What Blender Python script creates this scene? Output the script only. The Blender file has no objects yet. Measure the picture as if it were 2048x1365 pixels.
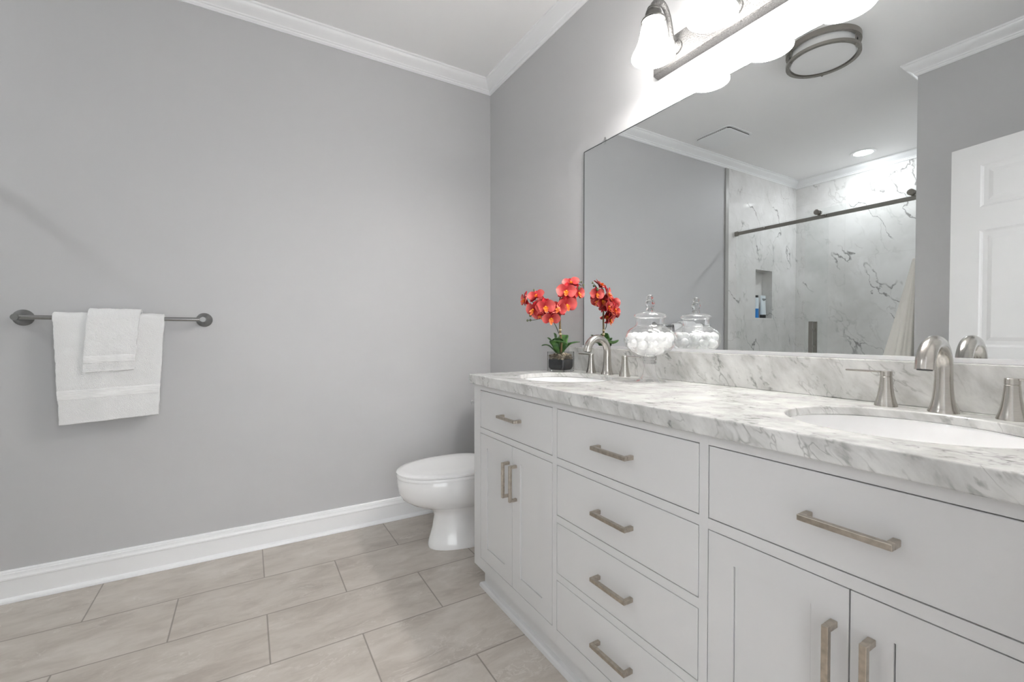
import bpy, bmesh, math, random
from math import sin, cos, pi, radians
from mathutils import Vector, Matrix, noise

# ------------------------------------------------------------------ camera, light, exposure
sc = bpy.context.scene
col = sc.collection
random.seed(7)
EYE = 1.085
cam_data = bpy.data.cameras.new('camera')
cam = bpy.data.objects.new('camera', cam_data)
col.objects.link(cam)
cam.location = (0, 0, EYE)
cam.rotation_euler = (radians(90 - 0.927), 0, radians(-30.674))
cam_data.sensor_width = 36.0
cam_data.lens = 893.0 / 2048 * 36.0
cam_data.clip_start = 0.01
sc.camera = cam

sc.view_settings.view_transform = 'Standard'
sc.view_settings.look = 'None'
sc.view_settings.gamma = 1.0
sc.view_settings.use_curve_mapping = False
sc.view_settings.exposure = 1.68
sc.cycles.max_bounces = 14
sc.cycles.diffuse_bounces = 10
sc.cycles.glossy_bounces = 6
sc.cycles.transparent_max_bounces = 24
sc.cycles.transmission_bounces = 12
sc.cycles.sample_clamp_indirect = 12.0

world = bpy.data.worlds.new('world')
sc.world = world
world.use_nodes = True
wb = world.node_tree.nodes['Background']
wb.inputs[0].default_value = (0.94, 0.97, 1.0, 1)
wb.inputs[1].default_value = 1.3

SHADE_POWER = 8.5        # frosted shades of the vanity bar
BULB_POWER = 92.0       # bulbs inside them
CAN_POWER = 10.0         # lens of the recessed lamp over the shower
LED_POWER = 340.0        # and the bright source in its middle

# ------------------------------------------------------------------ measurements of the room
XW = 1.369      # wall behind the vanity
YE = 2.585      # end wall with the towel bar
XJ = -0.735     # wall opposite the vanity
YJ = 1.08       # where that wall ends and the shower begins
XS = -2.335     # shower back wall
YB = -0.03      # wall with the entrance
ZC = 2.70       # ceiling
XM = 1.364      # mirror face
ZT = 0.914      # counter top
XF = 0.83       # cabinet front

# ------------------------------------------------------------------ material helpers
def srgb(r, g, b):
    def f(c):
        c /= 255.0
        return c / 12.92 if c <= 0.04045 else ((c + 0.055) / 1.055) ** 2.4
    return (f(r), f(g), f(b), 1.0)

class NT:
    def __init__(s, name):
        s.m = bpy.data.materials.new(name)
        s.m.use_nodes = True
        s.t = s.m.node_tree
        s.b = s.t.nodes['Principled BSDF']
    def n(s, kind, **kw):
        nd = s.t.nodes.new(kind)
        for k, v in kw.items():
            if k.startswith('i_'):
                key = k[2:]
                key = int(key) if key.isdigit() else key.replace('_', ' ')
                nd.inputs[key].default_value = v
            else:
                setattr(nd, k, v)
        return nd
    def l(s, a, b):
        s.t.links.new(a, b)
    def math(s, op, a, b=None, c=None):
        nd = s.t.nodes.new('ShaderNodeMath'); nd.operation = op
        for i, v in enumerate((a, b, c)):
            if v is None: continue
            if isinstance(v, (int, float)): nd.inputs[i].default_value = v
            else: s.l(v, nd.inputs[i])
        return nd.outputs[0]
    def ramp(s, fac, stops, interp='LINEAR'):
        nd = s.t.nodes.new('ShaderNodeValToRGB')
        nd.color_ramp.interpolation = interp
        e = nd.color_ramp.elements
        while len(e) < len(stops): e.new(0.5)
        for i, (p, c) in enumerate(stops):
            e[i].position = p
            e[i].color = c if len(c) == 4 else (*c, 1)
        s.l(fac, nd.inputs[0])
        return nd.outputs[0]
    def mix(s, fac, a, b, blend='MIX'):
        nd = s.t.nodes.new('ShaderNodeMix'); nd.data_type = 'RGBA'; nd.blend_type = blend
        for sock, v in ((nd.inputs[0], fac), (nd.inputs[6], a), (nd.inputs[7], b)):
            if isinstance(v, (int, float)): sock.default_value = v
            elif isinstance(v, tuple): sock.default_value = v
            else: s.l(v, sock)
        return nd.outputs[2]
    def bump(s, height, strength=0.2, dist=0.002):
        nd = s.t.nodes.new('ShaderNodeBump')
        nd.inputs['Strength'].default_value = strength
        nd.inputs['Distance'].default_value = dist
        s.l(height, nd.inputs['Height'])
        s.l(nd.outputs[0], s.b.inputs['Normal'])
    def along(s, co, d, stretch):
        """coordinates stretched along direction d, for veins that run one way"""
        d = Vector(d).normalized()
        e = d.cross(Vector((0.3, 0.9, 0.1))).normalized(); g = d.cross(e)
        cb = s.t.nodes.new('ShaderNodeCombineXYZ')
        for i, (ax, f) in enumerate(((d, stretch), (e, 1.0), (g, 1.0))):
            dn = s.t.nodes.new('ShaderNodeVectorMath'); dn.operation = 'DOT_PRODUCT'
            s.l(co, dn.inputs[0]); dn.inputs[1].default_value = tuple(ax * f)
            s.l(dn.outputs['Value'], cb.inputs[i])
        return cb.outputs[0]
    def coord(s):
        return s.t.nodes.new('ShaderNodeTexCoord').outputs['Object']

def plain(name, color, rough=0.5, metal=0.0, bump=None, spec=0.5, coat=0.0):
    k = NT(name)
    k.b.inputs['Base Color'].default_value = color
    k.b.inputs['Roughness'].default_value = rough
    k.b.inputs['Metallic'].default_value = metal
    k.b.inputs['Specular IOR Level'].default_value = spec
    k.b.inputs['Coat Weight'].default_value = coat
    if bump:
        sc_, st, di = bump
        nz = k.n('ShaderNodeTexNoise', i_Scale=sc_, i_Detail=3.0)
        k.l(k.coord(), nz.inputs['Vector'])
        k.bump(nz.outputs[0], st, di)
    return k.m

def brushed(name, color, rough, stretch=(1, 1, 60), scale=60, var=0.12):
    k = NT(name)
    mp = k.n('ShaderNodeMapping'); mp.inputs['Scale'].default_value = stretch
    k.l(k.coord(), mp.inputs[0])
    nz = k.n('ShaderNodeTexNoise', i_Scale=scale, i_Detail=2.0)
    k.l(mp.outputs[0], nz.inputs['Vector'])
    c = k.ramp(nz.outputs[0], [(0.3, tuple(x * (1 - var) for x in color[:3])), (0.7, tuple(min(1, x * (1 + var)) for x in color[:3]))])
    k.l(c, k.b.inputs['Base Color'])
    k.b.inputs['Metallic'].default_value = 1.0
    k.b.inputs['Roughness'].default_value = rough
    return k.m

def thin_glass(name, tint=(1, 1, 1, 1), edge=0.16, power=3.0, base=0.02):
    """blown or plate glass: clear, with a reflection that grows towards the rim"""
    k = NT(name)
    t = k.t
    t.nodes.remove(k.b)
    out = [n for n in t.nodes if n.type == 'OUTPUT_MATERIAL'][0]
    tr = k.n('ShaderNodeBsdfTransparent'); tr.inputs[0].default_value = tint
    gl = k.n('ShaderNodeBsdfGlossy'); gl.inputs['Roughness'].default_value = 0.02
    gl.inputs[0].default_value = (1, 1, 1, 1)
    lw = k.n('ShaderNodeLayerWeight', i_Blend=0.5)
    f = k.math('POWER', lw.outputs['Facing'], power)
    f = k.math('MULTIPLY_ADD', f, edge, base)
    mx = k.n('ShaderNodeMixShader')
    k.l(f, mx.inputs[0]); k.l(tr.outputs[0], mx.inputs[1]); k.l(gl.outputs[0], mx.inputs[2])
    k.l(mx.outputs[0], out.inputs[0])
    return k.m

M = {}
M['wall'] = plain('grey_wall_paint', srgb(196, 196, 197), 0.5, bump=(260, 0.06, 0.001))
M['ceiling'] = plain('ceiling_paint', srgb(246, 246, 246), 0.7)
M['trim'] = plain('white_trim_gloss', srgb(244, 245, 246), 0.28)
M['cabinet'] = plain('white_cabinet_lacquer', srgb(216, 216, 216), 0.35)
M['gap_shade'] = plain('painted_gap_shade', srgb(70, 68, 65), 0.8)  # dark colour stands for the shade inside narrow gaps
M['porcelain'] = plain('white_porcelain', srgb(246, 246, 246), 0.08, coat=0.4)
M['seat'] = plain('white_seat_plastic', srgb(250, 250, 250), 0.18)
M['nickel'] = brushed('brushed_nickel', srgb(196, 192, 186), 0.22)
M['nickel_dark'] = brushed('brushed_nickel_bar', srgb(168, 168, 167), 0.26, (60, 1, 1))
M['champagne'] = brushed('champagne_pull_metal', srgb(188, 179, 167), 0.28, (1, 1, 1), 90, 0.14)
M['steel'] = brushed('shower_rail_metal', srgb(158, 154, 148), 0.35)
M['chrome'] = plain('chrome', srgb(225, 225, 225), 0.06, 1.0)
M['alu'] = plain('aluminium_channel', srgb(226, 226, 228), 0.4, 0.25)
M['holder'] = brushed('lamp_holder_metal', srgb(112, 111, 108), 0.35)
M['post'] = brushed('brushed_nickel_post', srgb(150, 150, 149), 0.45)
M['edge_strip'] = plain('tile_edge_strip', srgb(172, 171, 168), 0.35)
M['aerator'] = plain('aerator_grey', srgb(60, 60, 60), 0.5)
M['rubber'] = plain('black_plastic', srgb(28, 28, 30), 0.4)
M['door'] = plain('white_door_paint', srgb(228, 228, 228), 0.4)
M['clip'] = thin_glass('clear_plastic', edge=0.5, base=0.1)

k = NT('mirror_silver')
k.b.inputs['Base Color'].default_value = (0.82, 0.84, 0.845, 1)
k.b.inputs['Metallic'].default_value = 1.0
k.b.inputs['Roughness'].default_value = 0.0
M['mirror'] = k.m
M['mirror_edge'] = plain('mirror_edge', srgb(60, 66, 66), 0.3)
M['pane'] = thin_glass('shower_glass', (0.985, 0.992, 0.99, 1), edge=0.6, power=5.0, base=0.018)
M['pane_edge'] = plain('glass_edge', srgb(150, 165, 160), 0.2)
M['jar'] = thin_glass('blown_glass', (0.985, 0.985, 0.985, 1), edge=0.95, power=1.7, base=0.04)
k = NT('solid_glass')
k.b.inputs['Transmission Weight'].default_value = 1.0
k.b.inputs['Roughness'].default_value = 0.0
k.b.inputs['IOR'].default_value = 1.46
M['glass'] = k.m
M['cotton'] = plain('cotton', (0.985, 0.985, 0.985, 1), 0.95, bump=(180, 0.5, 0.004), spec=0.1)
M['foam'] = plain('dark_foam', srgb(62, 64, 70), 0.8, bump=(400, 0.3, 0.001))

# frosted lamp glass
def emitter(name, color, power, base=(0.9, 0.9, 0.9, 1)):
    k = NT(name)
    k.b.inputs['Base Color'].default_value = base
    k.b.inputs['Roughness'].default_value = 0.3
    k.b.inputs['Emission Color'].default_value = color
    k.b.inputs['Emission Strength'].default_value = power
    return k.m
M['shade'] = emitter('lit_frosted_glass', (1.0, 0.975, 0.94, 1), SHADE_POWER)
M['bulb'] = emitter('lit_bulb', (1.0, 0.97, 0.93, 1), BULB_POWER)
M['can'] = emitter('lit_lamp_lens', (0.95, 0.98, 1.0, 1), CAN_POWER)
M['led'] = emitter('lit_led', (0.95, 0.98, 1.0, 1), LED_POWER)
M['diffuser'] = plain('white_glass_diffuser', srgb(225, 225, 225), 0.3)

# terry cloth
def terry(name, color, scale=420):
    k = NT(name)
    k.b.inputs['Base Color'].default_value = color
    k.b.inputs['Roughness'].default_value = 1.0
    k.b.inputs['Sheen Weight'].default_value = 0.3
    k.b.inputs['Specular IOR Level'].default_value = 0.1
    mp = k.n('ShaderNodeMapping'); mp.inputs['Scale'].default_value = (0.7, 1, 1.5)
    k.l(k.coord(), mp.inputs[0])
    nz = k.n('ShaderNodeTexNoise', i_Scale=scale, i_Detail=2.0)
    k.l(mp.outputs[0], nz.inputs['Vector'])
    k.bump(nz.outputs[0], 0.75, 0.004)
    return k.m
M['terry'] = terry('white_terry', srgb(246, 246, 246))
M['terry_cream'] = terry('cream_terry', srgb(248, 245, 238))
k = NT('woven_towel_band')
k.b.inputs['Base Color'].default_value = srgb(244, 244, 244)
k.b.inputs['Roughness'].default_value = 0.9
wv = k.n('ShaderNodeTexWave', i_Scale=55.0, i_Distortion=0.4)
wv.bands_direction = 'Z'
k.l(k.coord(), wv.inputs['Vector'])
k.bump(wv.outputs[0], 0.22, 0.003)
M['band'] = k.m

# carrara counter
def carrara():
    k = NT('carrara_marble')
    co = k.coord()
    warp = k.n('ShaderNodeTexNoise', i_Scale=7.0, i_Detail=4.0)
    k.l(co, warp.inputs['Vector'])
    add = k.n('ShaderNodeVectorMath', operation='MULTIPLY_ADD')
    k.l(warp.outputs['Color'], add.inputs[0]); add.inputs[1].default_value = (0.05, 0.05, 0.05); k.l(co, add.inputs[2])
    st = k.along(add.outputs[0], (0.40, -0.66, -0.75), 0.16)
    soft = k.along(add.outputs[0], (0.40, -0.66, -0.75), 0.35)
    cloud = k.n('ShaderNodeTexNoise', i_Scale=15.0, i_Detail=6.0, i_Roughness=0.62)
    k.l(soft, cloud.inputs['Vector'])
    c = k.ramp(cloud.outputs[0], [(0.34, srgb(186, 186, 183)[:3]), (0.48, srgb(210, 210, 208)[:3]), (0.62, srgb(226, 226, 224)[:3])])
    patch = k.n('ShaderNodeTexNoise', i_Scale=8.0, i_Detail=5.0, i_Roughness=0.6)
    k.l(soft, patch.inputs['Vector'])
    pm = k.ramp(patch.outputs[0], [(0.47, (0, 0, 0)), (0.64, (1, 1, 1))])
    c = k.mix(k.math('MULTIPLY', pm, 0.30), c, srgb(158, 159, 155))
    for scale, width, amt, seed in ((8.0, 0.010, 0.60, 0.0), (19.0, 0.017, 0.52, 3.7)):
        mp = k.n('ShaderNodeMapping'); mp.inputs['Location'].default_value = (seed, seed, seed); k.l(st, mp.inputs[0])
        v = k.n('ShaderNodeTexNoise', i_Scale=scale, i_Detail=3.5, i_Roughness=0.55)
        k.l(mp.outputs[0], v.inputs['Vector'])
        d = k.math('ABSOLUTE', k.math('SUBTRACT', v.outputs[0], 0.5))
        line = k.ramp(d, [(0.0, (1, 1, 1)), (width * 0.3, (0.6, 0.6, 0.6)), (width, (0, 0, 0))])
        brk = k.n('ShaderNodeTexNoise', i_Scale=14.0, i_Detail=3.0)
        k.l(mp.outputs[0], brk.inputs['Vector'])
        bm = k.ramp(brk.outputs[0], [(0.48, (0, 0, 0)), (0.62, (1, 1, 1))])
        c = k.mix(k.math('MULTIPLY', k.math('MULTIPLY', line, bm), amt), c, srgb(104, 105, 101))
    sp = k.n('ShaderNodeTexNoise', i_Scale=62.0, i_Detail=3.0)
    k.l(soft, sp.inputs['Vector'])
    sm_ = k.ramp(sp.outputs[0], [(0.56, (0, 0, 0)), (0.66, (1, 1, 1))])
    c = k.mix(k.math('MULTIPLY', k.math('MULTIPLY', sm_, pm), 0.7), c, srgb(100, 101, 97))
    k.l(c, k.b.inputs['Base Color'])
    k.b.inputs['Roughness'].default_value = 0.16
    return k.m
M['carrara'] = carrara()

# shower slabs: white porcelain with thin dark broken veins and fine joints
def calacatta(joints):
    k = NT('veined_shower_tile')
    co = k.coord()
    warp = k.n('ShaderNodeTexNoise', i_Scale=4.5, i_Detail=6.0, i_Roughness=0.62)
    k.l(co, warp.inputs['Vector'])
    add = k.n('ShaderNodeVectorMath', operation='MULTIPLY_ADD')
    k.l(warp.outputs['Color'], add.inputs[0]); add.inputs[1].default_value = (0.14, 0.14, 0.14)
    k.l(co, add.inputs[2])
    def veins(scale, width, lo, hi, seed):
        mp = k.n('ShaderNodeMapping')
        mp.inputs['Location'].default_value = (seed, seed * 1.7, seed * 0.6)
        k.l(add.outputs[0], mp.inputs[0])
        st = k.along(mp.outputs[0], (-0.34, -0.44, -0.83), 0.26)
        v = k.n('ShaderNodeTexNoise', i_Scale=scale, i_Detail=3.0, i_Roughness=0.45)
        k.l(st, v.inputs['Vector'])
        d = k.math('ABSOLUTE', k.math('SUBTRACT', v.outputs[0], 0.5))
        ln = k.ramp(d, [(0.0, (1, 1, 1)), (width * 0.5, (0.6, 0.6, 0.6)), (width, (0, 0, 0))])
        p = k.n('ShaderNodeTexNoise', i_Scale=2.8, i_Detail=3.0)
        k.l(mp.outputs[0], p.inputs['Vector'])
        return k.math('MULTIPLY', ln, k.ramp(p.outputs[0], [(lo, (0, 0, 0)), (hi, (1, 1, 1))]))
    cl = k.n('ShaderNodeTexNoise', i_Scale=3.0, i_Detail=6.0, i_Roughness=0.6)
    k.l(add.outputs[0], cl.inputs['Vector'])
    base = k.ramp(cl.outputs[0], [(0.35, srgb(214, 213, 211)[:3]), (0.62, srgb(233, 232, 231)[:3])])
    c = k.mix(k.math('MULTIPLY', veins(4.2, 0.011, 0.50, 0.60, 3.1), 0.9), base, srgb(120, 118, 116))
    c = k.mix(k.math('MULTIPLY', veins(8.0, 0.020, 0.44, 0.64, 8.3), 0.4), c, srgb(150, 148, 146))
    sep = k.n('ShaderNodeSeparateXYZ'); k.l(co, sep.inputs[0])
    m = None
    for axis, period, off in joints:
        u = k.math('ABSOLUTE', k.math('SUBTRACT', k.math('FRACT', k.math('DIVIDE', k.math('SUBTRACT', sep.outputs[axis], off - period / 2), period)), 0.5))
        q = k.math('LESS_THAN', u, 0.0011 / period)
        m = q if m is None else k.math('MAXIMUM', m, q)
    c = k.mix(k.math('MULTIPLY', m, 0.4), c, srgb(190, 189, 187))
    k.l(c, k.b.inputs['Base Color'])
    k.b.inputs['Roughness'].default_value = 0.06
    return k.m
M['slab_back'] = calacatta([('Y', 0.61, 2.12), ('Z', 0.61, 1.22)])
M['slab_end'] = calacatta([('X', 0.61, -1.75), ('Z', 0.61, 1.22)])

# floor tile 0.6 x 0.3 in half bond
def floor_tile():
    k = NT('beige_floor_tile')
    co = k.coord()
    sep = k.n('ShaderNodeSeparateXYZ'); k.l(co, sep.inputs[0])
    PY, PX = 0.3028, 0.602
    ry = k.math('DIVIDE', k.math('SUBTRACT', sep.outputs['Y'], 2.558), PY)
    row = k.math('FLOOR', ry)
    fy = k.math('FRACT', ry)
    odd = k.math('FLOORED_MODULO', row, 2.0)
    off = k.math('MULTIPLY_ADD', odd, -0.294, 0.351)       # even rows .351, odd rows .057
    rx = k.math('DIVIDE', k.math('SUBTRACT', sep.outputs['X'], off), PX)
    colm = k.math('FLOOR', rx)
    fx = k.math('FRACT', rx)
    dy = k.math('MULTIPLY', k.math('MINIMUM', fy, k.math('SUBTRACT', 1.0, fy)), PY)
    dx = k.math('MULTIPLY', k.math('MINIMUM', fx, k.math('SUBTRACT', 1.0, fx)), PX)
    dd = k.math('MINIMUM', dx, dy)
    joint = k.ramp(dd, [(0.0, (1, 1, 1)), (0.0005, (1, 1, 1)), (0.0011, (0, 0, 0))])
    ids = k.n('ShaderNodeCombineXYZ'); k.l(colm, ids.inputs[0]); k.l(row, ids.inputs[1])
    wn = k.n('ShaderNodeTexWhiteNoise', noise_dimensions='2D'); k.l(ids.outputs[0], wn.inputs['Vector'])
    sh = k.n('ShaderNodeVectorMath', operation='MULTIPLY_ADD')
    k.l(wn.outputs['Color'], sh.inputs[0]); sh.inputs[1].default_value = (40, 40, 40); k.l(co, sh.inputs[2])
    mp = k.n('ShaderNodeMapping'); mp.inputs['Rotation'].default_value = (0, 0, radians(-32)); mp.inputs['Scale'].default_value = (1.0, 2.4, 1.0)
    k.l(sh.outputs[0], mp.inputs[0])
    warp = k.n('ShaderNodeTexNoise', i_Scale=4.0, i_Detail=4.0); k.l(mp.outputs[0], warp.inputs['Vector'])
    add = k.n('ShaderNodeVectorMath', operation='MULTIPLY_ADD')
    k.l(warp.outputs['Color'], add.inputs[0]); add.inputs[1].default_value = (0.35, 0.35, 0.35); k.l(mp.outputs[0], add.inputs[2])
    cl = k.n('ShaderNodeTexNoise', i_Scale=5.0, i_Detail=7.0, i_Roughness=0.62); k.l(add.outputs[0], cl.inputs['Vector'])
    base = k.ramp(cl.outputs[0], [(0.3, srgb(176, 167, 158)[:3]), (0.5, srgb(194, 186, 177)[:3]), (0.7, srgb(206, 199, 191)[:3])])
    v = k.n('ShaderNodeTexNoise', i_Scale=6.0, i_Detail=4.0, i_Roughness=0.6); k.l(add.outputs[0], v.inputs['Vector'])
    d = k.math('ABSOLUTE', k.math('SUBTRACT', v.outputs[0], 0.52))
    wisp = k.ramp(d, [(0.0, (1, 1, 1)), (0.02, (0, 0, 0))])
    pt = k.n('ShaderNodeTexNoise', i_Scale=5.0, i_Detail=1.0); k.l(mp.outputs[0], pt.inputs['Vector'])
    wf = k.math('MULTIPLY', k.math('MULTIPLY', wisp, k.ramp(pt.outputs[0], [(0.48, (0, 0, 0)), (0.66, (1, 1, 1))])), 0.45)
    c = k.mix(wf, base, srgb(224, 219, 213))
    c = k.mix(joint, c, srgb(128, 119, 110))
    k.l(c, k.b.inputs['Base Color'])
    k.b.inputs['Roughness'].default_value = 0.34
    return k.m
M['floor'] = floor_tile()

# hammered silver leaf of the light bar
k = NT('hammered_silver')
vo = k.n('ShaderNodeTexVoronoi', i_Scale=240.0)
nz = k.n('ShaderNodeTexNoise', i_Scale=260.0, i_Detail=4.0)
k.l(k.coord(), vo.inputs['Vector']); k.l(k.coord(), nz.inputs['Vector'])
hh = k.math('ADD', vo.outputs[0], nz.outputs[0])
k.l(k.ramp(nz.outputs[0], [(0.35, srgb(88, 87, 86)[:3]), (0.65, srgb(112, 111, 110)[:3])]), k.b.inputs['Base Color'])
k.b.inputs['Metallic'].default_value = 0.55
k.b.inputs['Roughness'].default_value = 0.42
k.bump(hh, 0.5, 0.002)
M['silver'] = k.m

# orchid
def petal_mat(name, inner, outer, reach):
    k = NT(name)
    at = k.n('ShaderNodeAttribute', attribute_name='along')
    c = k.ramp(at.outputs['Fac'], [(0.0, inner[:3]), (reach * 0.5, tuple(0.8 * a + 0.2 * b for a, b in zip(inner[:3], outer[:3]))), (reach, outer[:3]), (1.0, tuple(min(1, x * 1.25) for x in outer[:3]))])
    k.l(c, k.b.inputs['Base Color'])
    k.b.inputs['Roughness'].default_value = 0.6
    k.b.inputs['Subsurface Weight'].default_value = 0.0
    return k.m
M['petal'] = petal_mat('coral_petal', srgb(166, 0, 18), srgb(243, 122, 116), 0.92)
M['sepal'] = petal_mat('red_sepal', srgb(150, 2, 18), srgb(204, 30, 42), 0.8)
M['lip'] = petal_mat('yellow_lip', srgb(244, 170, 40), srgb(238, 120, 70), 0.8)
M['bud'] = plain('green_bud', srgb(104, 112, 84), 0.6)
M['stem'] = plain('brown_stem', srgb(124, 104, 72), 0.7, bump=(90, 0.5, 0.003))
M['twig'] = plain('dark_green_twig', srgb(58, 66, 46), 0.6)
M['tie'] = plain('raffia_tie', srgb(222, 206, 170), 0.8)
k = NT('orchid_leaf')
nz = k.n('ShaderNodeTexNoise', i_Scale=40.0, i_Detail=2.0); k.l(k.coord(), nz.inputs['Vector'])
k.l(k.ramp(nz.outputs[0], [(0.3, srgb(38, 78, 34)[:3]), (0.7, srgb(84, 128, 62)[:3])]), k.b.inputs['Base Color'])
k.b.inputs['Roughness'].default_value = 0.4
M['leaf'] = k.m
k = NT('mixed_pebbles')
oi = k.n('ShaderNodeAttribute', attribute_name='along')
k.l(k.ramp(oi.outputs['Fac'], [(0.0, srgb(112, 98, 84)[:3]), (0.35, srgb(186, 166, 140)[:3]), (0.7, srgb(228, 212, 188)[:3]), (1.0, srgb(140, 124, 110)[:3])]), k.b.inputs['Base Color'])
k.b.inputs['Roughness'].default_value = 0.7
M['pebble'] = k.m
M['tube_white'] = plain('white_tube', srgb(226, 236, 242), 0.3)
M['tube_blue'] = plain('blue_tube', srgb(24, 132, 214), 0.3)

# ------------------------------------------------------------------ mesh helpers
class MB:
    def __init__(s):
        s.v = []; s.f = []; s.a = []      # a: per-vertex 'along' value
    def add(s, vs, fs, along=None):
        o = len(s.v)
        s.v += [tuple(p) for p in vs]
        s.f += [tuple(i + o for i in f) for f in fs]
        s.a += list(along) if along else [0.0] * len(vs)
        return s
    def box(s, x0, x1, y0, y1, z0, z1):
        x0, x1 = min(x0, x1), max(x0, x1); y0, y1 = min(y0, y1), max(y0, y1); z0, z1 = min(z0, z1), max(z0, z1)
        vs = [(x, y, z) for z in (z0, z1) for y in (y0, y1) for x in (x0, x1)]
        return s.add(vs, [(0, 2, 3, 1), (4, 5, 7, 6), (0, 1, 5, 4), (2, 6, 7, 3), (0, 4, 6, 2), (1, 3, 7, 5)])
    def quad(s, a, b, c, d):
        return s.add([a, b, c, d], [(0, 1, 2, 3)])
    def lathe(s, prof, c, n=32, axis='Z', sx=1.0, sy=1.0, rot=None, cap=True):
        vs = []; fs = []
        for r, h in prof:
            for i in range(n):
                t = 2 * pi * i / n
                p = (r * cos(t) * sx, r * sin(t) * sy, h)
                if axis == 'X': p = (h, p[0], p[1])
                elif axis == 'Y': p = (p[1], h, p[0])
                q = Vector(p)
                if rot is not None: q = rot @ q
                vs.append(q + Vector(c))
        m = len(prof)
        for j in range(m - 1):
            for i in range(n):
                fs.append((j * n + i, j * n + (i + 1) % n, (j + 1) * n + (i + 1) % n, (j + 1) * n + i))
        if cap and prof[0][0] > 1e-6: fs.append(tuple(reversed(range(n))))
        if cap and prof[-1][0] > 1e-6: fs.append(tuple(range((m - 1) * n, m * n)))
        return s.add(vs, fs)
    def open_lathe(s, prof, c, n=48):
        vs = []; fs = []
        for r, h in prof:
            for i in range(n):
                t = 2 * pi * i / n
                vs.append((c[0] + r * cos(t), c[1] + r * sin(t), c[2] + h))
        for j in range(len(prof) - 1):
            for i in range(n):
                fs.append((j * n + i, j * n + (i + 1) % n, (j + 1) * n + (i + 1) % n, (j + 1) * n + i))
        return s.add(vs, fs)
    def tube(s, path, rad, n=14, cap=True, sec=None):
        path = [Vector(p) for p in path]
        if isinstance(rad, (int, float)): rad = [rad] * len(path)
        vs = []; fs = []
        t0 = (path[1] - path[0]).normalized()
        ref = Vector((0, 0, 1)) if abs(t0.z) < 0.9 else Vector((1, 0, 0))
        nrm = (ref - t0 * ref.dot(t0)).normalized()
        for i, p in enumerate(path):
            a = path[max(i - 1, 0)]; b = path[min(i + 1, len(path) - 1)]
            t = (b - a).normalized()
            nrm = (nrm - t * nrm.dot(t)).normalized()
            bn = t.cross(nrm)
            for j in range(n):
                th = 2 * pi * j / n
                vs.append(p + (nrm * cos(th) + bn * sin(th)) * rad[i])
        for i in range(len(path) - 1):
            for j in range(n):
                fs.append((i * n + j, i * n + (j + 1) % n, (i + 1) * n + (j + 1) % n, (i + 1) * n + j))
        if cap:
            fs.append(tuple(reversed(range(n)))); fs.append(tuple(range((len(path) - 1) * n, len(path) * n)))
        return s.add(vs, fs)
    def sweep(s, prof, a, b, frame):
        """extrude a closed 2-D profile from a to b; frame(u, v, end) gives the point"""
        n = len(prof)
        vs = [frame(u, v, a) for u, v in prof] + [frame(u, v, b) for u, v in prof]
        fs = [(i, (i + 1) % n, n + (i + 1) % n, n + i) for i in range(n)]
        fs += [tuple(reversed(range(n))), tuple(range(n, 2 * n))]
        return s.add(vs, fs)
    def ball(s, c, r, nu=14, nv=9, squash=(1, 1, 1), jit=0.0, seed=0.0, along=0.0):
        vs = []; fs = []
        for j in range(nv + 1):
            ph = pi * j / nv
            for i in range(nu):
                th = 2 * pi * i / nu
                d = Vector((sin(ph) * cos(th), sin(ph) * sin(th), cos(ph)))
                rr = r * (1 + jit * noise.noise(d * 1.6 + Vector((seed, seed * 2.3, 0))))
                vs.append((c[0] + d.x * rr * squash[0], c[1] + d.y * rr * squash[1], c[2] + d.z * rr * squash[2]))
        for j in range(nv):
            for i in range(nu):
                fs.append((j * nu + i, (j + 1) * nu + i, (j + 1) * nu + (i + 1) % nu, j * nu + (i + 1) % nu))
        return s.add(vs, fs, [along] * len(vs))
    def grid(s, fn, nu, nv, along=None):
        vs = [fn(i / nu, j / nv) for j in range(nv + 1) for i in range(nu + 1)]
        al = [along(i / nu, j / nv) for j in range(nv + 1) for i in range(nu + 1)] if along else None
        fs = [(j * (nu + 1) + i, j * (nu + 1) + i + 1, (j + 1) * (nu + 1) + i + 1, (j + 1) * (nu + 1) + i) for j in range(nv) for i in range(nu)]
        return s.add(vs, fs, al)

def root_of(o):
    while o.parent: o = o.parent
    return o

def build(name, mb, mat, parent=None, smooth=None, bevel=None, seg=2, origin=None, label=None, weld=True, recalc=True):
    """one mesh object; vertices are given in room coordinates and stored about the thing's base"""
    org = Vector(root_of(parent).location) if parent else Vector(origin or (0, 0, 0))
    me = bpy.data.meshes.new(name)
    me.from_pydata([tuple(Vector(p) - org) for p in mb.v], [], mb.f)
    at = me.attributes.new('along', 'FLOAT', 'POINT')
    at.data.foreach_set('value', mb.a)
    bm = bmesh.new(); bm.from_mesh(me)
    if weld: bmesh.ops.remove_doubles(bm, verts=bm.verts, dist=1e-6)
    if recalc: bmesh.ops.recalc_face_normals(bm, faces=bm.faces)
    bm.to_mesh(me); bm.free()
    if smooth is not None:
        for p in me.polygons: p.use_smooth = True
        me.set_sharp_from_angle(angle=radians(smooth))
    me.materials.append(M[mat] if isinstance(mat, str) else mat)
    o = bpy.data.objects.new(name, me)
    col.objects.link(o)
    if parent: o.parent = parent
    else: o.location = org
    if bevel:
        m = o.modifiers.new('edge', 'BEVEL'); m.width = bevel; m.segments = seg
        m.limit_method = 'ANGLE'; m.angle_limit = radians(40)
        m.harden_normals = False
    if label: o['label'] = label
    return o

def tag(o, label, cat, group=None):
    o['label'] = label; o['category'] = cat
    if group: o['group'] = group
    return o

def thing(name, label, cat, loc, group=None):
    o = bpy.data.objects.new(name, None)
    o.empty_display_size = 0.05
    col.objects.link(o); o.location = loc
    return tag(o, label, cat, group)

def struct(o):
    o['kind'] = 'structure'
    return o

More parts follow.
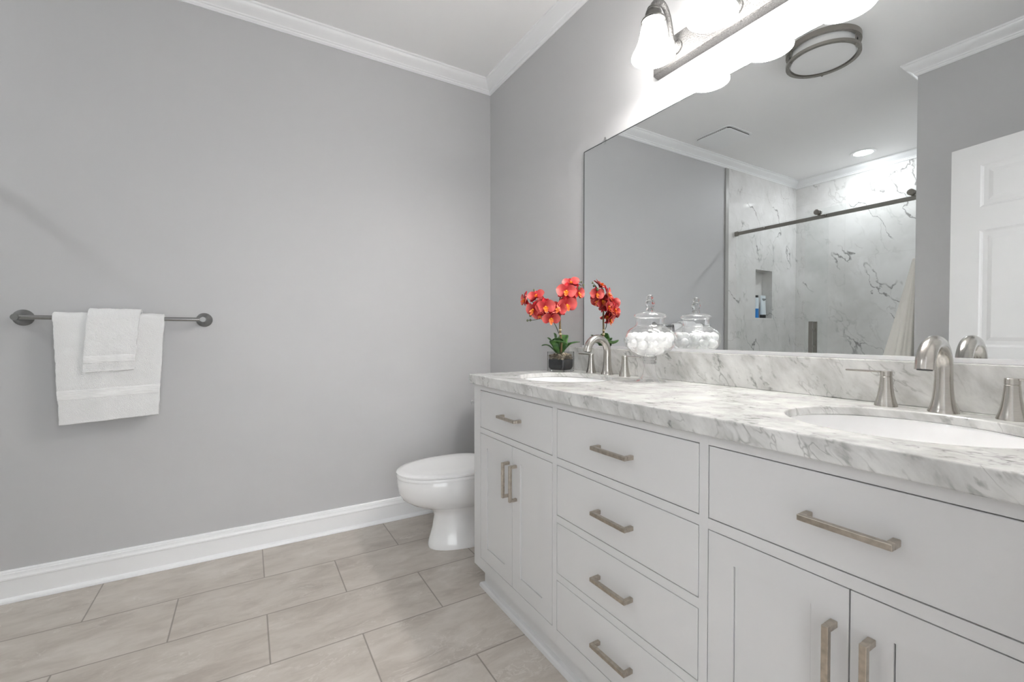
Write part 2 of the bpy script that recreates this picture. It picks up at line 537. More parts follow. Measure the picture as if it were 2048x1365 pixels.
def copy_tree(o, parent=None):
    kids = list(o.children)
    c = o.copy(); col.objects.link(c)
    c.parent = parent
    for ch in kids: copy_tree(ch, c)
    return c

# ------------------------------------------------------------------ the room
T = 0.12
struct(build('floor', MB().box(XS - T, XW + T, -1.6, YE + T, -0.1, 0.0), 'floor'))
struct(build('ceiling', MB().box(XS - T, XW + T, YB - T, YE + T, ZC, ZC + 0.1), 'ceiling'))
struct(build('wall_vanity', MB().box(XW, XW + T, YB - T, YE + T, 0, ZC), 'wall'))
w = MB().box(-1.14, XW, YE, YE + T, 0, ZC)
struct(build('wall_end', w, 'wall'))
struct(build('wall_opposite', MB().box(XS - T, XJ, YB - T, YJ, 0, ZC), 'wall'))
# entrance wall with the doorway the camera stands in
DX0, DX1, DH = -0.325, 0.56, 2.06
wb_ = MB().box(XJ, DX0, YB - T, YB, 0, ZC).box(DX1, XW, YB - T, YB, 0, ZC).box(DX0, DX1, YB - T, YB, DH, ZC)
struct(build('wall_entrance', wb_, 'wall'))
# unseen hall added outside the doorway to steer daylight in from its open end
struct(build('wall_added_hall_left', MB().box(-0.95, -0.85, -1.6, YB - T, 0, ZC), 'wall'))
struct(build('wall_added_hall_right', MB().box(1.05, 1.15, -1.6, YB - T, 0, ZC), 'wall'))
struct(build('ceiling_added_hall', MB().box(-0.95, 1.15, -1.6, YB - T, ZC, ZC + 0.1), 'ceiling'))
# shower: tiled end wall with the niche recessed, tiled back wall, tiled side wall, pan and curb
NX0, NX1, NZ0, NZ1, ND = -1.888, -1.598, 1.244, 1.722, 0.09
FT = YE - 0.010
tw = MB()
tw.box(XS, NX0, FT, YE + T, 0, ZC).box(NX1, -1.15, FT, YE + T, 0, ZC)
tw.box(NX0, NX1, FT, YE + T, 0, NZ0).box(NX0, NX1, FT, YE + T, NZ1, ZC).box(NX0, NX1, YE + ND, YE + T, NZ0, NZ1)
struct(build('wall_shower_end', tw, 'slab_end'))
struct(build('wall_shower_back', MB().box(XS - T, XS, YJ, YE + T, 0, ZC), 'slab_back'))
struct(build('wall_shower_side', MB().box(XS, -1.15, YJ, YJ + 0.010, 0, ZC), 'slab_end'))
struct(build('floor_shower', MB().box(XS, -1.32, YJ + 0.010, FT, 0, 0.03), 'slab_back'))
struct(build('trim_5', MB().box(-1.32, -1.17, YJ + 0.010, FT, 0, 0.10), 'slab_back'))
struct(build('trim_6', MB().box(-1.158, -1.110, FT - 0.002, YE, 0, ZC - 0.072), 'edge_strip', bevel=0.003))

# crown moulding: profile (out from wall, down from ceiling)
CR = [(0, 0), (0.064, 0), (0.064, 0.008), (0.058, 0.012), (0.056, 0.018), (0.050, 0.027), (0.038, 0.037), (0.026, 0.045),
      (0.020, 0.050), (0.018, 0.056), (0.013, 0.058), (0.012, 0.066), (0.007, 0.070), (0.006, 0.072), (0, 0.072)]
def crown(name, p0, p1, out, m0, m1):
    """p0->p1 along the wall, out = outward direction; m0/m1 mitre: +1 inside corner, -1 outside corner, 0 square"""
    p0 = Vector(p0); p1 = Vector(p1); d = (p1 - p0).normalized(); out = Vector(out)
    mb = MB()
    vs = [p0 + out * u + d * (u * m0) + Vector((0, 0, ZC - v)) for u, v in CR]
    vs += [p1 + out * u - d * (u * m1) + Vector((0, 0, ZC - v)) for u, v in CR]
    n = len(CR)
    fs = [(i, (i + 1) % n, n + (i + 1) % n, n + i) for i in range(n)] + [tuple(reversed(range(n))), tuple(range(n, 2 * n))]
    mb.add(vs, fs)
    return struct(build(name, mb, 'trim', smooth=28))
crown('trim_1', (XS, YE - 0.0, 0), (XW, YE, 0), (0, -1, 0), 1, 1)
crown('trim_2', (XW, YE, 0), (XW, YB, 0), (-1, 0, 0), 1, 1)
crown('trim_3', (XJ, YB, 0), (XJ, YJ, 0), (1, 0, 0), 1, -1)
crown('trim_4', (XS, YJ, 0), (XS, YE, 0), (1, 0, 0), 1, 1)
crown('trim_7', (XJ, YJ, 0), (XS, YJ, 0), (0, 1, 0), -1, 1)
crown('trim_8', (XW, YB, 0), (XJ, YB, 0), (0, 1, 0), 1, 1)

# baseboard with shoe
BP = [(0, 0), (0.027, 0), (0.0265, 0.006), (0.024, 0.012), (0.019, 0.017), (0.014, 0.019), (0.014, 0.088), (0.0165, 0.091),
      (0.0165, 0.097), (0.0135, 0.101), (0.0120, 0.108), (0.0115, 0.115), (0.0085, 0.117), (0.0080, 0.122), (0.005, 0.127), (0, 0.127)]
def base(name, p0, p1, out, m0=0, m1=0):
    p0 = Vector(p0); p1 = Vector(p1); d = (p1 - p0).normalized(); out = Vector(out)
    n = len(BP)
    vs = [p0 + out * u + d * (u * m0) + Vector((0, 0, v)) for u, v in BP] + [p1 + out * u - d * (u * m1) + Vector((0, 0, v)) for u, v in BP]
    fs = [(i, (i + 1) % n, n + (i + 1) % n, n + i) for i in range(n)] + [tuple(reversed(range(n))), tuple(range(n, 2 * n))]
    return struct(build(name, MB().add(vs, fs), 'trim', smooth=25))
base('baseboard_end', (-1.110, YE, 0), (XW, YE, 0), (0, -1, 0), 0, 1)
base('baseboard_vanity', (XW, YE, 0), (XW, 1.72, 0), (-1, 0, 0), 1, 0)
base('baseboard_opposite', (XJ, YB, 0), (XJ, YJ, 0), (1, 0, 0), 0, -1)
base('baseboard_nook', (XJ, YJ, 0), (-1.15, YJ, 0), (0, 1, 0), -1, 0)

# ------------------------------------------------------------------ vanity cabinet
van = thing('vanity_cabinet', 'long white inset double vanity cabinet with champagne pulls under the marble counter', 'cabinet', (1.1, 0.868, 0))
CY0, CY1 = 0.022, 1.714
openL, openM, openR = (1.147, 1.656), (0.613, 1.125), (0.083, 0.592)
fr = MB()
d0, d1 = XF, XF + 0.02
ZF0, ZF1 = 0.105, ZT - 0.040
for a, b in ((CY0, openR[0]), (openR[1], openM[0]), (openM[1], openL[0]), (openL[1], CY1)):
    fr.box(d0, d1, a, b, ZF0, ZF1)
fr.box(d0 + 0.0003, d1, CY0, CY1, ZF0, 0.152).box(d0 + 0.0003, d1, CY0, CY1, 0.852, ZF1).box(d0 + 0.0003, d1, CY0, CY1, 0.675, 0.697)
for z0, z1 in ((0.494, 0.516), (0.312, 0.334)):
    fr.box(d0 + 0.0003, d1, openM[0], openM[1], z0, z1)
build('face_frame', fr, 'cabinet', van, weld=False)
cs = MB()
cs.box(d1, 1.345, CY0, CY0 + 0.018, ZF0, ZF1).box(d1, 1.345, CY1 - 0.018, CY1, ZF0, ZF1).box(d1, 1.345, CY0 + 0.018, CY1 - 0.018, ZF0, ZF0 + 0.018)
build('carcass', cs, 'cabinet', van, weld=False)
ins = MB().box(d1 + 0.004, d1 + 0.006, CY0 + 0.018, CY1 - 0.018, ZF0 + 0.018, ZF1 - 0.001)
build('gap_shade_sheet', ins, 'gap_shade', van)  # added sheet behind the fronts, coloured dark as the shade in their gaps
tk = MB().box(0.870, 0.888, 0.042, 1.694, 0, ZF0).box(0.888, 1.345, 1.676, 1.694, 0, ZF0).box(0.888, 1.345, 0.042, 0.060, 0, ZF0)
build('toe_kick', tk, 'cabinet', van, weld=False)
# shoe moulding round the toe kick
SP = [(0, 0), (0.018, 0), (0.018, 0.006), (0.016, 0.013), (0.011, 0.018), (0.004, 0.020), (0, 0.022)]
sm = MB()
n = len(SP)
def shoe(p0, p1, out, m0, m1):
    p0 = Vector(p0); p1 = Vector(p1); d = (p1 - p0).normalized(); out = Vector(out)
    vs = [p0 + out * u + d * (u * m0) + Vector((0, 0, v)) for u, v in SP] + [p1 + out * u - d * (u * m1) + Vector((0, 0, v)) for u, v in SP]
    sm.add(vs, [(i, (i + 1) % n, n + (i + 1) % n, n + i) for i in range(n)] + [tuple(reversed(range(n))), tuple(range(n, 2 * n))])
shoe((0.870, 1.694, 0), (0.870, 0.042, 0), (-1, 0, 0), -1, -1)
shoe((1.345, 1.694, 0), (0.870, 1.694, 0), (0, 1, 0), 0, -1)
build('shoe_moulding', sm, 'cabinet', van, smooth=25, weld=False)

def pull(parent, yc, zc, vertical):
    L, s, out = 0.0655, 0.0053, 0.032
    mb = MB()
    x0, x1 = XF - out, XF - out + 0.0105
    if vertical:
        mb.box(x0, x1, yc - s, yc + s, zc - L, zc + L)
        for q in (-1, 1):
            mb.box(x1, XF - 0.0, yc - s * 1.05, yc + s * 1.05, zc + q * L - (0 if q < 0 else 2 * s), zc + q * L + (2 * s if q < 0 else 0))
    else:
        mb.box(x0, x1, yc - L, yc + L, zc - s, zc + s)
        for q in (-1, 1):
            mb.box(x1, XF - 0.0, yc + q * L - (0 if q < 0 else 2 * s), yc + q * L + (2 * s if q < 0 else 0), zc - s * 1.05, zc + s * 1.05)
    return build('pull_handle', mb, 'champagne', parent, bevel=0.0012, weld=False, label='champagne metal square bar pull')

G = 0.0021
def drawer(y0, y1, z0, z1, lab):
    o = build('drawer', MB().box(XF, XF + 0.019, y0 + G, y1 - G, z0 + G, z1 - G), 'cabinet', van, bevel=0.0012, label=lab)
    pull(o, (y0 + y1) / 2 - 0.002, (z0 + z1) / 2, False)
drawer(*openL, 0.697, 0.852, None)
drawer(*openM, 0.697, 0.852, None)
drawer(*openR, 0.697, 0.852, None)
for z0, z1 in ((0.516, 0.675), (0.334, 0.494), (0.152, 0.312)):
    drawer(*openM, z0, z1, None)
def cab_door(y0, y1, handle_y):
    z0, z1 = 0.152 + G, 0.675 - G
    s = 0.056
    mb = MB()
    mb.box(XF, XF + 0.019, y0, y0 + s, z0, z1).box(XF, XF + 0.019, y1 - s, y1, z0, z1)
    mb.box(XF, XF + 0.019, y0 + s, y1 - s, z0, z0 + s).box(XF, XF + 0.019, y0 + s, y1 - s, z1 - s + 0.004, z1)
    g = 0.0016
    mb.box(XF + 0.0032, XF + 0.015, y0 + s + g, y1 - s - g, z0 + s + g, z1 - s + 0.004 - g)
    mb.box(XF + 0.014, XF + 0.019, y0 + s - 0.001, y1 - s + 0.001, z0 + s - 0.001, z1 - s + 0.005)
    o = build('door', mb, 'cabinet', van, weld=False)
    pull(o, handle_y, 0.547, True)
for y0, y1 in (openL, openR):
    m = (y0 + y1) / 2 - 0.003
    cab_door(y0 + G, m - 0.0012, m - 0.030)
    cab_door(m + 0.0012, y1 - G, m + 0.022)

# ------------------------------------------------------------------ countertop with two oval cut-outs, backsplash, sinks
XC, CTY0, CTY1 = 0.812, 0.010, 1.727
SX, SA, SB = 1.085, 0.18, 0.197
SINKS = (1.414, 0.353)
NS = 72
def counter():
    bm = bmesh.new()
    xb = XW - 0.0005
    def vert(x, y, z): return bm.verts.new((x, y, z))
    cuts = [CTY0, SINKS[1] + 0.26, SINKS[0] - 0.26, CTY1]
    for z in (ZT, ZT - 0.040):
        for (y0, y1), sy in (((cuts[0], cuts[1]), SINKS[1]), ((cuts[2], cuts[3]), SINKS[0])):
            inner = []; outer = []
            corners = [math.atan2(yy - sy, xx - SX) for xx in (XC, xb) for yy in (y0, y1)]
            angs = sorted([2 * pi * i / NS - pi for i in range(NS)] + corners)
            for t in angs:
                c, s_ = cos(t), sin(t)
                inner.append(vert(SX + SA * c, sy + SB * s_, z if z > ZT - 0.01 else ZT - 0.019))
                # ray to the rectangle
                ts = []
                if abs(c) > 1e-9: ts += [((xb if c > 0 else XC) - SX) / c]
                if abs(s_) > 1e-9: ts += [((y1 if s_ > 0 else y0) - sy) / s_]
                r = min(v for v in ts if v > 0)
                outer.append(vert(SX + r * c, sy + r * s_, z))
            k_ = len(angs)
            for i in range(k_):
                bm.faces.new((inner[i], inner[(i + 1) % k_], outer[(i + 1) % k_], outer[i]))
    bm.verts.ensure_lookup_table()
    bmesh.ops.remove_doubles(bm, verts=bm.verts, dist=1e-6)
    # middle block as one polygon per side through the shared edge vertices
    for z in (ZT, ZT - 0.040):
        A = sorted([v for v in bm.verts if abs(v.co.y - cuts[1]) < 1e-5 and abs(v.co.z - z) < 1e-6], key=lambda v: v.co.x)
        B = sorted([v for v in bm.verts if abs(v.co.y - cuts[2]) < 1e-5 and abs(v.co.z - z) < 1e-6], key=lambda v: -v.co.x)
        bm.faces.new(A + B)
    # vertical faces along every boundary edge
    be = [e for e in bm.edges if len(e.link_faces) == 1 and e.verts[0].co.z > ZT - 0.01]
    low = {(round(v.co.x, 5), round(v.co.y, 5)): v for v in bm.verts if v.co.z < ZT - 0.01}
    for e in be:
        a, b = e.verts
        bm.faces.new((a, b, low[(round(b.co.x, 5), round(b.co.y, 5))], low[(round(a.co.x, 5), round(a.co.y, 5))]))
    bmesh.ops.recalc_face_normals(bm, faces=bm.faces)
    me = bpy.data.meshes.new('countertop')
    bm.to_mesh(me); bm.free()
    me.materials.append(M['carrara'])
    o = bpy.data.objects.new('countertop', me); col.objects.link(o)
    m = o.modifiers.new('edge', 'BEVEL'); m.width = 0.0035; m.segments = 3; m.limit_method = 'ANGLE'; m.angle_limit = radians(50)
    return o
tag(counter(), 'thick grey-veined white marble countertop with two oval sink cut-outs on the vanity', 'countertop')
tag(build('backsplash', MB().box(1.348, XW - 0.0005, CTY0, CTY1, ZT + 0.0002, 1.020), 'carrara', bevel=0.002),
    'low grey-veined marble backsplash strip standing on the counter below the mirror', 'backsplash')

def sink(sy, label):
    t = thing('sink', label, 'sink', (SX, sy, ZT - 0.19), 'undermount oval sinks')
    A, B = SA + 0.004, SB + 0.004
    prof = [(1.03, -0.0205), (0.995, -0.0200), (0.982, -0.026), (0.965, -0.045), (0.93, -0.078), (0.86, -0.110), (0.70, -0.136), (0.45, -0.150), (0.16, -0.157), (0.11, -0.159)]
    vs = []; fs = []
    N = 64
    def ring(pr):
        return [(SX + A * r * cos(2 * pi * i / N), sy + B * r * sin(2 * pi * i / N), ZT + h) for r, h in pr for i in range(N)]
    outer = [(r + 0.03, h - 0.012) for r, h in reversed(prof)]
    full = prof + outer
    vs = ring(full)
    for j in range(len(full)):
        jn = (j + 1) % len(full)
        for i in range(N):
            fs.append((j * N + i, j * N + (i + 1) % N, jn * N + (i + 1) % N, jn * N + i))
    build('basin', MB().add(vs, fs), 'porcelain', t, smooth=40)
    build('drain', MB().lathe([(0.0, -0.163), (0.024, -0.163), (0.026, -0.1565), (0.022, -0.1540), (0.0, -0.1535)], (SX, sy, ZT), 28), 'nickel', t, smooth=30)
    return t
sink(SINKS[0], 'white oval undermount sink below the faucet nearest the orchid')
sink(SINKS[1], 'white oval undermount sink below the faucet at the right edge of the photo')

# ------------------------------------------------------------------ faucets
def faucet(yc, label):
    FX = 1.302
    t = thing('faucet', label, 'faucet', (FX, yc, ZT), 'widespread brushed nickel faucets')
    sp = MB()
    path = []; rad = []
    for h, r in ((0.0, 0.0262), (0.003, 0.0258), (0.008, 0.0235), (0.016, 0.0210), (0.030, 0.0184), (0.048, 0.0166), (0.070, 0.0155), (0.090, 0.0151)):
        path.append((FX, yc, ZT + h)); rad.append(r)
    R = 0.0535; zc = ZT + 0.0975
    for i in range(0, 23):
        a = radians(172) * i / 22
        path.append((FX - R + R * cos(a), yc, zc + R * sin(a) * 1.02)); rad.append(0.0150 + 0.0016 * i / 22)
    a = radians(172); e = Vector(path[-1]); dr = Vector((-sin(a), 0, cos(a)))
    path.append(tuple(e + dr * 0.008)); rad.append(0.0168)
    sp.tube(path, rad, 24)
    build('spout', sp, 'nickel', t, smooth=50)
    tip = e + dr * 0.008
    build('aerator', MB().tube([tip - dr * 0.002, tip + dr * 0.0015], 0.0125, 20), 'aerator', t, smooth=30)
    for sgn in (1, -1):
        hy = yc + sgn * 0.1015
        h = build('handle', MB().lathe([(0.0225, 0.0), (0.0222, 0.003), (0.0195, 0.012), (0.0165, 0.024), (0.0138, 0.042), (0.0122, 0.060), (0.0116, 0.0690), (0.0110, 0.0696), (0.0110, 0.0704), (0.0116, 0.0710), (0.0116, 0.0820), (0.0110, 0.0828)],
                  (FX, hy, ZT), 28), 'nickel', t, smooth=35)
        lv = MB().box(FX - 0.0055, FX + 0.0055, min(hy, hy + sgn * 0.082), max(hy, hy + sgn * 0.082), ZT + 0.0785, ZT + 0.0828)
        build('lever', lv, 'nickel', h, bevel=0.0012)
    return t
faucet(SINKS[0] - 0.004, 'brushed nickel arched faucet with two lever handles between the orchid and the glass jar')
faucet(SINKS[1] + 0.002, 'brushed nickel arched faucet with two lever handles at the right end of the counter')

# ------------------------------------------------------------------ mirror
mir = thing('wall_mirror', 'large frameless wall mirror above the marble backsplash', 'mirror', (XW, 0.868, 1.02))
MY0, MY1, MZ0, MZ1 = 0.10, 1.636, 1.0205, 1.933
build('mirror_glass', MB().quad((XM, MY0, MZ0 + 0.001), (XM, MY0, MZ1), (XM, MY1, MZ1), (XM, MY1, MZ0 + 0.001)), 'mirror', mir, recalc=False)
me_ = MB().box(XM + 0.0004, XW - 0.0003, MY0, MY1, MZ0 + 0.001, MZ1)
me_.box(XM - 0.0012, XM + 0.0004, MY0 - 0.002, MY0, MZ0, MZ1 + 0.002).box(XM - 0.0012, XM + 0.0004, MY1, MY1 + 0.003, MZ0, MZ1 + 0.002).box(XM - 0.0012, XM + 0.0004, MY0, MY1, MZ1, MZ1 + 0.003)
build('mirror_backing', me_, 'mirror_edge', mir, weld=False)
ch = MB().box(XM - 0.008, XM - 0.0015, MY0, MY1 + 0.003, MZ0 + 0.001, MZ0 + 0.0105).box(XM - 0.008, XW - 0.0003, MY0, MY1 + 0.003, MZ0, MZ0 + 0.0009)
build('bottom_channel', ch, 'alu', mir, weld=False)
for cy in (1.500, 0.998, 0.50):
    cl = MB().box(XM - 0.006, XM - 0.002, cy - 0.008, cy + 0.008, MZ1 - 0.010, MZ1 + 0.003).box(XM - 0.006, XW, cy - 0.008, cy + 0.008, MZ1 + 0.003, MZ1 + 0.007).box(XW - 0.004, XW, cy - 0.006, cy + 0.006, MZ1 + 0.007, MZ1 + 0.022)
    build('mirror_clip', cl, 'clip', mir, weld=False)

# ------------------------------------------------------------------ vanity light bar
vl = thing('vanity_light', 'hammered silver three-lamp light bar with lit frosted bell shades above the mirror', 'light fixture', (XW, 0.862, 2.115))
LY0, LY1, LZ0, LZ1 = 0.52, 1.204, 2.060, 2.170
bp = MB()
c0, c1 = 0.006, 0.034
vs = []
for x, ins_ in ((XW, 0.0), (XW - c1 + 0.004, 0.003), (XW - c1, 0.007)):
    vs += [(x, LY0 + ins_, LZ0 + ins_), (x, LY1 - ins_, LZ0 + ins_), (x, LY1 - ins_, LZ1 - ins_), (x, LY0 + ins_, LZ1 - ins_)]
fs = [(0, 1, 2, 3)] + [(4 * r + i, 4 * r + (i + 1) % 4, 4 * r + 4 + (i + 1) % 4, 4 * r + 4 + i) for r in (0, 1) for i in range(4)] + [(8, 9, 10, 11)]
bp.add(vs, fs)
build('backplate', bp, 'silver', vl)
SHX = 1.213
for ly in (1.090, 0.863, 0.636):
    ap = []; ar = []
    pts = [(XW - 0.034, 2.112), (XW - 0.050, 2.116), (XW - 0.062, 2.135), (XW - 0.070, 2.170), (XW - 0.082, 2.206), (XW - 0.100, 2.232), (XW - 0.122, 2.240), (XW - 0.142, 2.232), (SHX, 2.214), (SHX, 2.198)]
    for i in range(len(pts) - 1):
        for q in range(4):
            u = q / 4
            p0 = pts[max(i - 1, 0)]; p1 = pts[i]; p2 = pts[i + 1]; p3 = pts[min(i + 2, len(pts) - 1)]
            def cr(a, b, c, d): return 0.5 * (2 * b + (c - a) * u + (2 * a - 5 * b + 4 * c - d) * u * u + (3 * b - a - 3 * c + d) * u ** 3)
            ap.append((cr(p0[0], p1[0], p2[0], p3[0]), ly, cr(p0[1], p1[1], p2[1], p3[1])))
    ap.append((SHX, ly, 2.196))
    ar = [0.0085 + 0.0045 * (i / len(ap)) ** 2 for i in range(len(ap))]
    arm = build('arm', MB().tube(ap, ar, 14), 'silver', vl, smooth=50)
    build('boss', MB().lathe([(0.0, -0.052), (0.012, -0.052), (0.016, -0.048), (0.018, -0.043), (0.022, -0.040), (0.023, -0.036), (0.023, -0.033)], (XW, ly, 2.112), 24, 'X'), 'silver', arm, smooth=35)
    build('lamp_holder', MB().lathe([(0.012, 2.214), (0.019, 2.210), (0.0215, 2.206), (0.0205, 2.203), (0.0235, 2.200), (0.0250, 2.196), (0.0240, 2.193), (0.0275, 2.189), (0.0285, 2.172), (0.0315, 2.169), (0.0390, 2.167), (0.0410, 2.163), (0.0400, 2.159), (0.0330, 2.158)], (SHX, ly, 0), 32), 'holder', arm, smooth=35)
    sh = [(0.0310, 2.162), (0.0355, 2.155), (0.0385, 2.147), (0.0412, 2.136), (0.0440, 2.120), (0.0485, 2.100), (0.0550, 2.080), (0.0635, 2.062), (0.0700, 2.050), (0.0725, 2.043), (0.0728, 2.040)]
    inn = [(r - 0.003, z) for r, z in reversed(sh)]
    build('bulb', MB().ball((SHX, ly, 2.054), 0.022, 20, 12), 'bulb', arm, smooth=180)
    build('lamp_shade', MB().open_lathe(sh + inn, (SHX, ly, 0), 40), 'shade', arm, smooth=60)

# ------------------------------------------------------------------ ceiling fittings
fm = thing('flush_ceiling_light', 'round double-ring brushed metal flush light, unlit, on the ceiling seen in the mirror', 'ceiling light', (-0.052, 1.284, ZC))
fx, fy = -0.052, 1.284
build('drum_diffuser', MB().lathe([(0.150, 2.694), (0.152, 2.640), (0.152, 2.622), (0.150, 2.619), (0.10, 2.6180), (0.0, 2.6175)], (fx, fy, 0), 56), 'diffuser', fm, smooth=40)
def hoop(z0, z1, r0, r1, nm):
    build(nm, MB().lathe([(r0, z0), (r1, z0), (r1, z1), (r0, z1), (r0, z0)], (fx, fy, 0), 64, cap=False), 'steel', fm, smooth=30, recalc=True)
hoop(2.672, 2.699, 0.158, 0.176, 'ceiling_band')
hoop(2.612, 2.627, 0.157, 0.1755, 'lower_band')
for q in range(3):
    a = radians(35 + 120 * q)
    px, py = fx + 0.166 * cos(a), fy + 0.166 * sin(a)
    build('spacer_post', MB().lathe([(0.0, 2.604), (0.005, 2.605), (0.005, 2.611), (0.003, 2.613), (0.003, 2.673)], (px, py, 0), 12), 'steel', fm, smooth=35)

vx0, vx1, vy0, vy1 = -0.80, -0.475, 2.125, 2.45
def rrect(x0, x1, y0, y1, r, n=6):
    pts = []
    for cx, cy, a0 in ((x1 - r, y1 - r, 0), (x0 + r, y1 - r, 90), (x0 + r, y0 + r, 180), (x1 - r, y0 + r, 270)):
        for i in range(n + 1):
            a = radians(a0 + 90 * i / n)
            pts.append((cx + r * cos(a), cy + r * sin(a)))
    return pts
def slab(pts, z0, z1):
    n = len(pts)
    return MB().add([(x, y, z0) for x, y in pts] + [(x, y, z1) for x, y in pts],
                    [tuple(reversed(range(n))), tuple(range(n, 2 * n))] + [(i, (i + 1) % n, n + (i + 1) % n, n + i) for i in range(n)])
ev = thing('exhaust_fan_cover', 'square white exhaust fan cover with rounded corners on the ceiling near the shower', 'ceiling vent', ((vx0 + vx1) / 2, (vy0 + vy1) / 2, ZC))
build('frame_plate', slab(rrect(vx0, vx1, vy0, vy1, 0.035), 2.693, ZC - 0.0005), 'trim', ev, bevel=0.002)
build('grille_gap_shade', slab(rrect(vx0 + 0.016, vx1 - 0.016, vy0 + 0.016, vy1 - 0.016, 0.03), 2.683, 2.6932), 'gap_shade', ev)  # solid slab; the slot's shade is put into its dark colour
gr = MB()
for i in range(30):
    y = vy0 + 0.03 + (vy1 - vy0 - 0.06) * i / 29
    gr.box(vx1 - 0.0165, vx1 - 0.0125, y - 0.0009, y + 0.0009, 2.683, 2.6932)
build('grille_teeth', gr, 'trim', ev, weld=False)
build('cover_panel', slab(rrect(vx0 + 0.010, vx1 - 0.010, vy0 + 0.010, vy1 - 0.010, 0.033), 2.677, 2.683), 'trim', ev, bevel=0.002)

rc = thing('recessed_light', 'lit round recessed ceiling light over the shower', 'ceiling light', (-2.0, 1.845, ZC))
build('trim_ring', MB().lathe([(0.070, 2.7005), (0.070, 2.693), (0.092, 2.694), (0.096, 2.697), (0.097, 2.6995)], (-2.0, 1.845, 0), 48), 'trim', rc, smooth=30)
build('lamp_lens', MB().lathe([(0.0, 2.6945), (0.069, 2.6945), (0.0695, 2.699)], (-2.0, 1.845, 0), 40), 'can', rc, smooth=30)
build('led_source', MB().lathe([(0.0, 2.6915), (0.026, 2.6915), (0.026, 2.6943)], (-2.0, 1.845, 0), 32), 'led', rc, smooth=30)

# ------------------------------------------------------------------ shower enclosure
RX = -1.262
rail = thing('shower_rail', 'brushed metal sliding rail across the top of the shower glass', 'rail', (RX, 1.83, 2.03))
build('rail_bar', MB().box(RX - 0.006, RX + 0.006, YJ + 0.012, FT - 0.004, 2.014, 2.044), 'steel', rail, bevel=0.001)
for yy in (YJ + 0.010, FT - 0.032):
    build('wall_bracket', MB().box(RX - 0.011, RX + 0.011, yy, yy + 0.032, 2.008, 2.050), 'steel', rail, bevel=0.002)
for yy in (1.805, 2.30):
    build('rail_bolt', MB().lathe([(0.0, 0.026), (0.010, 0.026), (0.011, 0.024), (0.011, 0.006)], (RX, yy, 2.029), 20, 'X'), 'steel', rail, smooth=30)
gx = RX - 0.022
build_fixed = build('fixed_glass_panel', MB().box(gx - 0.004, gx + 0.004, 1.795, FT - 0.002, 0.10, 2.062), 'pane')
tag(build_fixed, 'fixed clear shower glass panel beside the niche wall, reflected in the mirror', 'shower glass')
sd = thing('sliding_glass_door', 'clear sliding shower door with rollers and bar handle, reflected in the mirror', 'shower door', (RX + 0.022, 1.5, 0.11))
sx_ = RX + 0.022
build('glass_leaf', MB().box(sx_ - 0.004, sx_ + 0.004, YJ + 0.02, 1.945, 0.11, 2.088), 'pane', sd)
for yy in (1.856, 1.262):
    build('roller', MB().lathe([(0.0, 0.044), (0.019, 0.044), (0.0215, 0.041), (0.0215, 0.027), (0.012, 0.0265), (0.012, 0.0125), (0.021, 0.012), (0.021, -0.008), (0.0, -0.008)], (RX, yy, 2.066), 28, 'X'), 'steel', sd, smooth=35)
hb = MB()
hb.box(sx_ + 0.028, sx_ + 0.044, 1.868, 1.894, 0.93, 1.185)
hb.box(sx_ - 0.044, sx_ - 0.028, 1.868, 1.894, 0.93, 1.185)
hb.box(sx_ - 0.028, sx_ + 0.028, 1.872, 1.890, 0.975, 0.993).box(sx_ - 0.028, sx_ + 0.028, 1.872, 1.890, 1.11, 1.128)
build('door_handle', hb, 'steel', sd, weld=False, bevel=0.001)

# bottles standing in the niche
b1 = thing('shampoo_tube', 'slim blue and white tube with black cap at the left of the shower niche', 'bottle', (-1.70, YE + 0.045, NZ0))
build('tube_body', MB().lathe([(0.0, 0.0), (0.030, 0.0), (0.031, 0.004), (0.031, 0.09), (0.031, 0.095)], (-1.70, YE + 0.045, NZ0), 28, sy=0.75), 'tube_blue', b1, smooth=35)
build('tube_label', MB().lathe([(0.031, 0.095), (0.031, 0.20), (0.028, 0.206), (0.0, 0.207)], (-1.70, YE + 0.045, NZ0), 28, sy=0.75), 'tube_white', b1, smooth=35)
build('cap', MB().lathe([(0.026, 0.207), (0.026, 0.226), (0.024, 0.229), (0.0, 0.229)], (-1.70, YE + 0.045, NZ0), 28, sy=0.75), 'rubber', b1, smooth=35)
b2 = thing('lotion_tube', 'white squeeze tube standing on its black cap in the shower niche', 'bottle', (-1.815, YE + 0.040, NZ0))
cx, cy = -1.815, YE + 0.040
def tube_loft(z):
    u = (z - 0.036) / 0.196
    return (0.038 + 0.008 * u, 0.022 * (1 - u) + 0.003)
vs = []; fs = []
for j in range(9):
    z = 0.036 + 0.196 * j / 8
    a, b = tube_loft(z)
    vs += [(cx + a * cos(2 * pi * i / 28), cy + b * sin(2 * pi * i / 28), NZ0 + z) for i in range(28)]
fs = [(j * 28 + i, j * 28 + (i + 1) % 28, (j + 1) * 28 + (i + 1) % 28, (j + 1) * 28 + i) for j in range(8) for i in range(28)] + [tuple(reversed(range(28))), tuple(range(8 * 28, 9 * 28))]
build('tube_body', MB().add(vs, fs), 'tube_white', b2, smooth=40)
build('cap', MB().lathe([(0.0, 0.0), (0.036, 0.0), (0.037, 0.003), (0.037, 0.034), (0.036, 0.036), (0.0, 0.036)], (cx, cy, NZ0), 28, sy=0.62), 'rubber', b2, smooth=35)
tx = MB()
for q in range(9):
    tx.box(cx - 0.030 + q * 0.0065, cx - 0.0255 + q * 0.0065, cy - 0.0125, cy - 0.0075, NZ0 + 0.192, NZ0 + 0.199)
tx.box(cx - 0.016, cx + 0.014, cy - 0.0125, cy - 0.0075, NZ0 + 0.180, NZ0 + 0.184)
build('printed_mark', tx, 'rubber', b2, weld=False)

